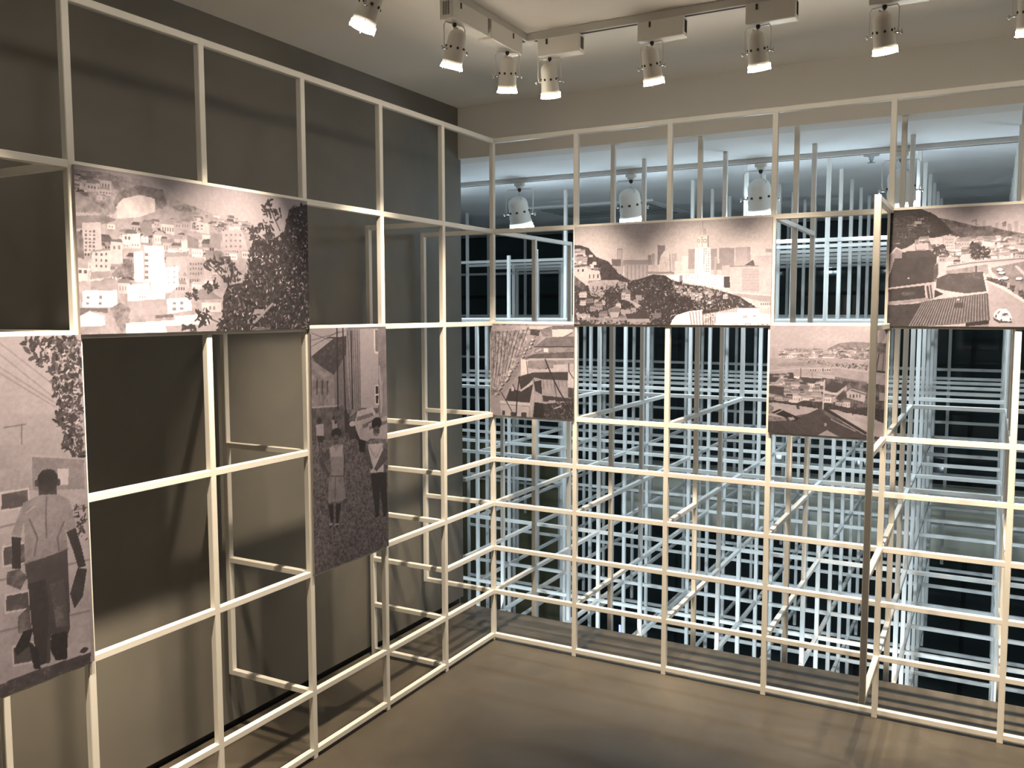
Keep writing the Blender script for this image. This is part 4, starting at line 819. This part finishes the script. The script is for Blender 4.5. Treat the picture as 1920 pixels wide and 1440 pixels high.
def poly_mask(px, py, x0, y0, x1, y1):
    yy, xx = np.mgrid[y0:y1, x0:x1]
    m = np.zeros(xx.shape, bool)
    n = len(px)
    for i in range(n):
        j = (i + 1) % n
        if py[i] == py[j]: continue
        c = (py[i] > yy) != (py[j] > yy)
        m ^= c & (xx < (px[j] - px[i]) * (yy - py[i]) / (py[j] - py[i]) + px[i])
    return m

def draw(ops, wm, hm, seed):
    """tones of one print, sampled every 2.5 mm"""
    K = 400.0
    W, H = int(wm * K) + 1, int(hm * K) + 1
    rng = np.random.default_rng(seed)
    img = np.full((H, W), 0.5)
    def bb(px, py, pad=0):
        return (max(0, int(min(px)) - pad), max(0, int(min(py)) - pad), min(W, int(max(px)) + 2 + pad), min(H, int(max(py)) + 2 + pad))
    def fill(px, py, g, n=0.0, s=12):
        x0, y0, x1, y1 = bb(px, py)
        if x1 <= x0 or y1 <= y0: return
        m = poly_mask(px, py, x0, y0, x1, y1)
        t = np.full(m.shape, float(g))
        if n:
            f = 1.0 / K / 0.5
            w, h = x1 - x0, y1 - y0
            t = t + 1.3 * n * (value_noise(rng, w, h, w * f * s, h * f * s) + 0.7 * value_noise(rng, w, h, w * f * s * 2.7, h * f * s * 2.7))
        img[y0:y1, x0:x1][m] = t[m]
    def line(px, py, g, w):
        for i in range(len(px) - 1):
            ax, ay, bx, by = px[i], py[i], px[i + 1], py[i + 1]
            x0, y0, x1, y1 = bb((ax, bx), (ay, by), 3)
            if x1 <= x0 or y1 <= y0: continue
            yy, xx = np.mgrid[y0:y1, x0:x1]
            L2 = max(1e-6, (bx - ax) ** 2 + (by - ay) ** 2)
            t = np.clip(((xx - ax) * (bx - ax) + (yy - ay) * (by - ay)) / L2, 0, 1)
            d = np.hypot(xx - ax - t * (bx - ax), yy - ay - t * (by - ay))
            a = np.clip(w * 0.5 + 0.5 - d, 0, 1)
            v = img[y0:y1, x0:x1]
            v[:] = v * (1 - a) + g * a
    def ell(cx, cy, rx, ry, g, ang=0.0):
        r = max(rx, ry) + 1
        x0, y0, x1, y1 = bb((cx - r, cx + r), (cy - r, cy + r))
        if x1 <= x0 or y1 <= y0: return
        yy, xx = np.mgrid[y0:y1, x0:x1]
        c, s = math.cos(ang), math.sin(ang)
        dx, dy = (xx - cx), (yy - cy)
        q = ((dx * c + dy * s) / max(rx, .4)) ** 2 + ((-dx * s + dy * c) / max(ry, .4)) ** 2
        img[y0:y1, x0:x1][q <= 1] = g
    def pts(f):
        a = np.array(f).reshape(-1, 2)
        return a[:, 0] * (W - 1), a[:, 1] * (H - 1)
    def inside(px, py, n):
        x0, y0, x1, y1 = bb(px, py)
        if x1 <= x0 or y1 <= y0: return []
        ys, xs = np.nonzero(poly_mask(px, py, x0, y0, x1, y1))
        if len(xs) == 0: return []
        k = rng.integers(0, len(xs), n)
        return list(zip(xs[k] + x0, ys[k] + y0))
    for o in ops:
        k = o[0]
        if k == 'B':
            img[:] = o[1] + 0.04 * value_noise(rng, W, H, 8, 8) + np.linspace(0.01, -0.02, H)[:, None]
        elif k == 'P':
            fill(*pts(o[4]), o[1], o[2], o[3])
        elif k == 'L':
            line(*pts(o[3]), o[1], o[2])
        elif k == 'E':
            ell(o[2] * (W - 1), o[3] * (H - 1), o[4] * (W - 1), o[5] * (H - 1), o[1])
        elif k == 'F':
            for x, y in inside(*pts(o[5]), o[1]):
                r = o[4] * 0.5 * K * rng.uniform(0.55, 1.25)
                ell(x, y, r, r * rng.uniform(0.25, 0.45), rng.uniform(o[2], o[3]) , rng.uniform(0, math.pi))
        elif k == 'H':
            P_ = sorted(inside(*pts(o[5]), o[1]), key=lambda p: p[1])
            for x, y in P_:
                w = o[4] * K * rng.uniform(0.6, 1.6)
                h = w * rng.uniform(0.4, 0.8)
                g = rng.uniform(o[2], o[3])
                fill(np.array([x - w / 2, x + w / 2, x + w / 2, x - w / 2]), np.array([y, y - 1, y + h, y + h]), g)
                fill(np.array([x - w * .58, x - w * .35, x + w * .4, x + w * .58]), np.array([y, y - h * .45, y - h * .5, y]), g - rng.uniform(0.08, 0.24))
                if w > 7:
                    for q in range(int(w / 4)):
                        xx = x - w / 2 + 2 + q * 4
                        fill(np.array([xx, xx + 1.4, xx + 1.4, xx]), np.array([y + h * .3, y + h * .3, y + h * .65, y + h * .65]), g - 0.26)
        elif k == 'W':
            g, nx, ny, fx, fy = o[1:6]
            px, py = pts(o[6])
            for i in range(nx):
                for j in range(ny):
                    cs = []
                    for (a, b) in ((.5 - fx / 2, .5 - fy / 2), (.5 + fx / 2, .5 - fy / 2), (.5 + fx / 2, .5 + fy / 2), (.5 - fx / 2, .5 + fy / 2)):
                        s, t = (i + a) / nx, (j + b) / ny
                        cs.append((((1 - s) * px[0] + s * px[1]) * (1 - t) + ((1 - s) * px[3] + s * px[2]) * t,
                                   ((1 - s) * py[0] + s * py[1]) * (1 - t) + ((1 - s) * py[3] + s * py[2]) * t))
                    cs = np.array(cs)
                    cx, cy = cs.mean(0)
                    hw, hh = max(.55, np.ptp(cs[:, 0]) / 2), max(.55, np.ptp(cs[:, 1]) / 2)
                    fill(np.array([cx - hw, cx + hw, cx + hw, cx - hw]), np.array([cy - hh, cy - hh, cy + hh, cy + hh]), g)
        elif k == 'S':
            g, w, n = o[1:4]
            px, py = pts(o[4])
            for i in range(n):
                t = i / max(1, n - 1)
                line([px[0] + (px[1] - px[0]) * t, px[2] + (px[3] - px[2]) * t], [py[0] + (py[1] - py[0]) * t, py[2] + (py[3] - py[2]) * t], g, w)
    img += 0.04 * value_noise(rng, W, H, W / 4, H / 4) + 0.04 * value_noise(rng, W, H, W / 1.6, H / 1.6)
    return np.clip(img, 0.02, 0.98)

def mat_print():
    m, nt, b = new_mat('photo_print_ink')
    at = nt.nodes.new('ShaderNodeAttribute')
    at.attribute_name = 'ink'
    r = nt.nodes.new('ShaderNodeValToRGB')
    e = r.color_ramp.elements
    e[0].position, e[0].color = 0.0, (*PRINT_RAMP[0], 1)
    e[1].position, e[1].color = 1.0, (*PRINT_RAMP[3], 1)
    for p, c in ((0.3, PRINT_RAMP[1]), (0.62, PRINT_RAMP[2])):
        k = e.new(p)
        k.color = (*c, 1)
    nt.links.new(at.outputs['Fac'], r.inputs['Fac'])
    nt.links.new(r.outputs['Color'], b.inputs['Base Color'])
    b.inputs['Roughness'].default_value = 0.6
    b.inputs['Specular IOR Level'].default_value = 0.3
    return m
PRINT_RAMP = ((0.008, 0.007, 0.009), (0.045, 0.040, 0.050), (0.27, 0.247, 0.30), (0.80, 0.755, 0.82))
M['print'] = mat_print()

def photo_panel(key, side, a, b, r1, r0, label, seed):
    z0, z1 = ZR[r0], ZR[r1]
    wm, hm = abs(b - a), z1 - z0
    tone = draw(ART[key], wm, hm, seed)
    H, W = tone.shape
    if side == 'left':
        brd = box('photo_panel', (.0138, -a, z0), (.0228, -b, z1), M['board'])
    else:
        brd = box('photo_panel', (a, -.0228, z0), (b, -.0138, z1), M['board'])
    tag(brd, label, 'photo panel', 'photograph panels on the grid screens')
    org = Vector(brd.location)
    uu = np.linspace(0, 1, W)
    zz = np.linspace(z1, z0, H)
    co = np.zeros((H, W, 3))
    if side == 'left':
        co[..., 0] = .0233 - org.x
        co[..., 1] = (-a + uu * wm)[None, :] - org.y
    else:
        co[..., 0] = (a + uu * wm)[None, :] - org.x
        co[..., 1] = -.0233 - org.y
    co[..., 2] = zz[:, None] - org.z
    idx = np.arange(H * W).reshape(H, W)
    quads = np.stack([idx[1:, :-1], idx[1:, 1:], idx[:-1, 1:], idx[:-1, :-1]], -1).reshape(-1, 4)
    me = bpy.data.meshes.new('print')
    me.vertices.add(H * W)
    me.vertices.foreach_set('co', co.ravel())
    me.loops.add(quads.size)
    me.loops.foreach_set('vertex_index', quads.ravel().astype(np.int32))
    me.polygons.add(len(quads))
    me.polygons.foreach_set('loop_start', np.arange(0, quads.size, 4, dtype=np.int32))
    me.update(calc_edges=True)
    at = me.attributes.new('ink', 'FLOAT', 'POINT')
    at.data.foreach_set('value', tone.ravel().astype(np.float32))
    me.materials.append(M['print'])
    o = bpy.data.objects.new('print', me)
    link(o, brd)
    return brd

photo_panel('p1', 'left', 2.5, 1.5, 9, 7, 'wide photograph of a pale crowded hillside with dark foliage at its right', 11)
photo_panel('p2', 'left', 3.0, 2.5, 7, 3, 'tall photograph of a man seen from behind, walking with bags', 12)
photo_panel('p3', 'left', 1.5, 1.0, 7, 3, 'tall photograph of two women standing on a steep cobbled street', 13)
photo_panel('p4', 'right', 0.0, 0.5, 7, 5, 'square photograph of rooftops and a parked street next to the grid corner', 14)
photo_panel('p5', 'right', 0.5, 1.5, 9, 7, 'wide photograph of a city skyline with a tall clock tower', 15)
photo_panel('p6', 'right', 1.5, 2.0, 7, 5, 'square photograph of a valley of low houses above a corrugated roof', 16)
photo_panel('p7', 'right', 2.0, 3.0, 9, 7, 'wide photograph of a dark hill, roofs and a small pale car', 17)
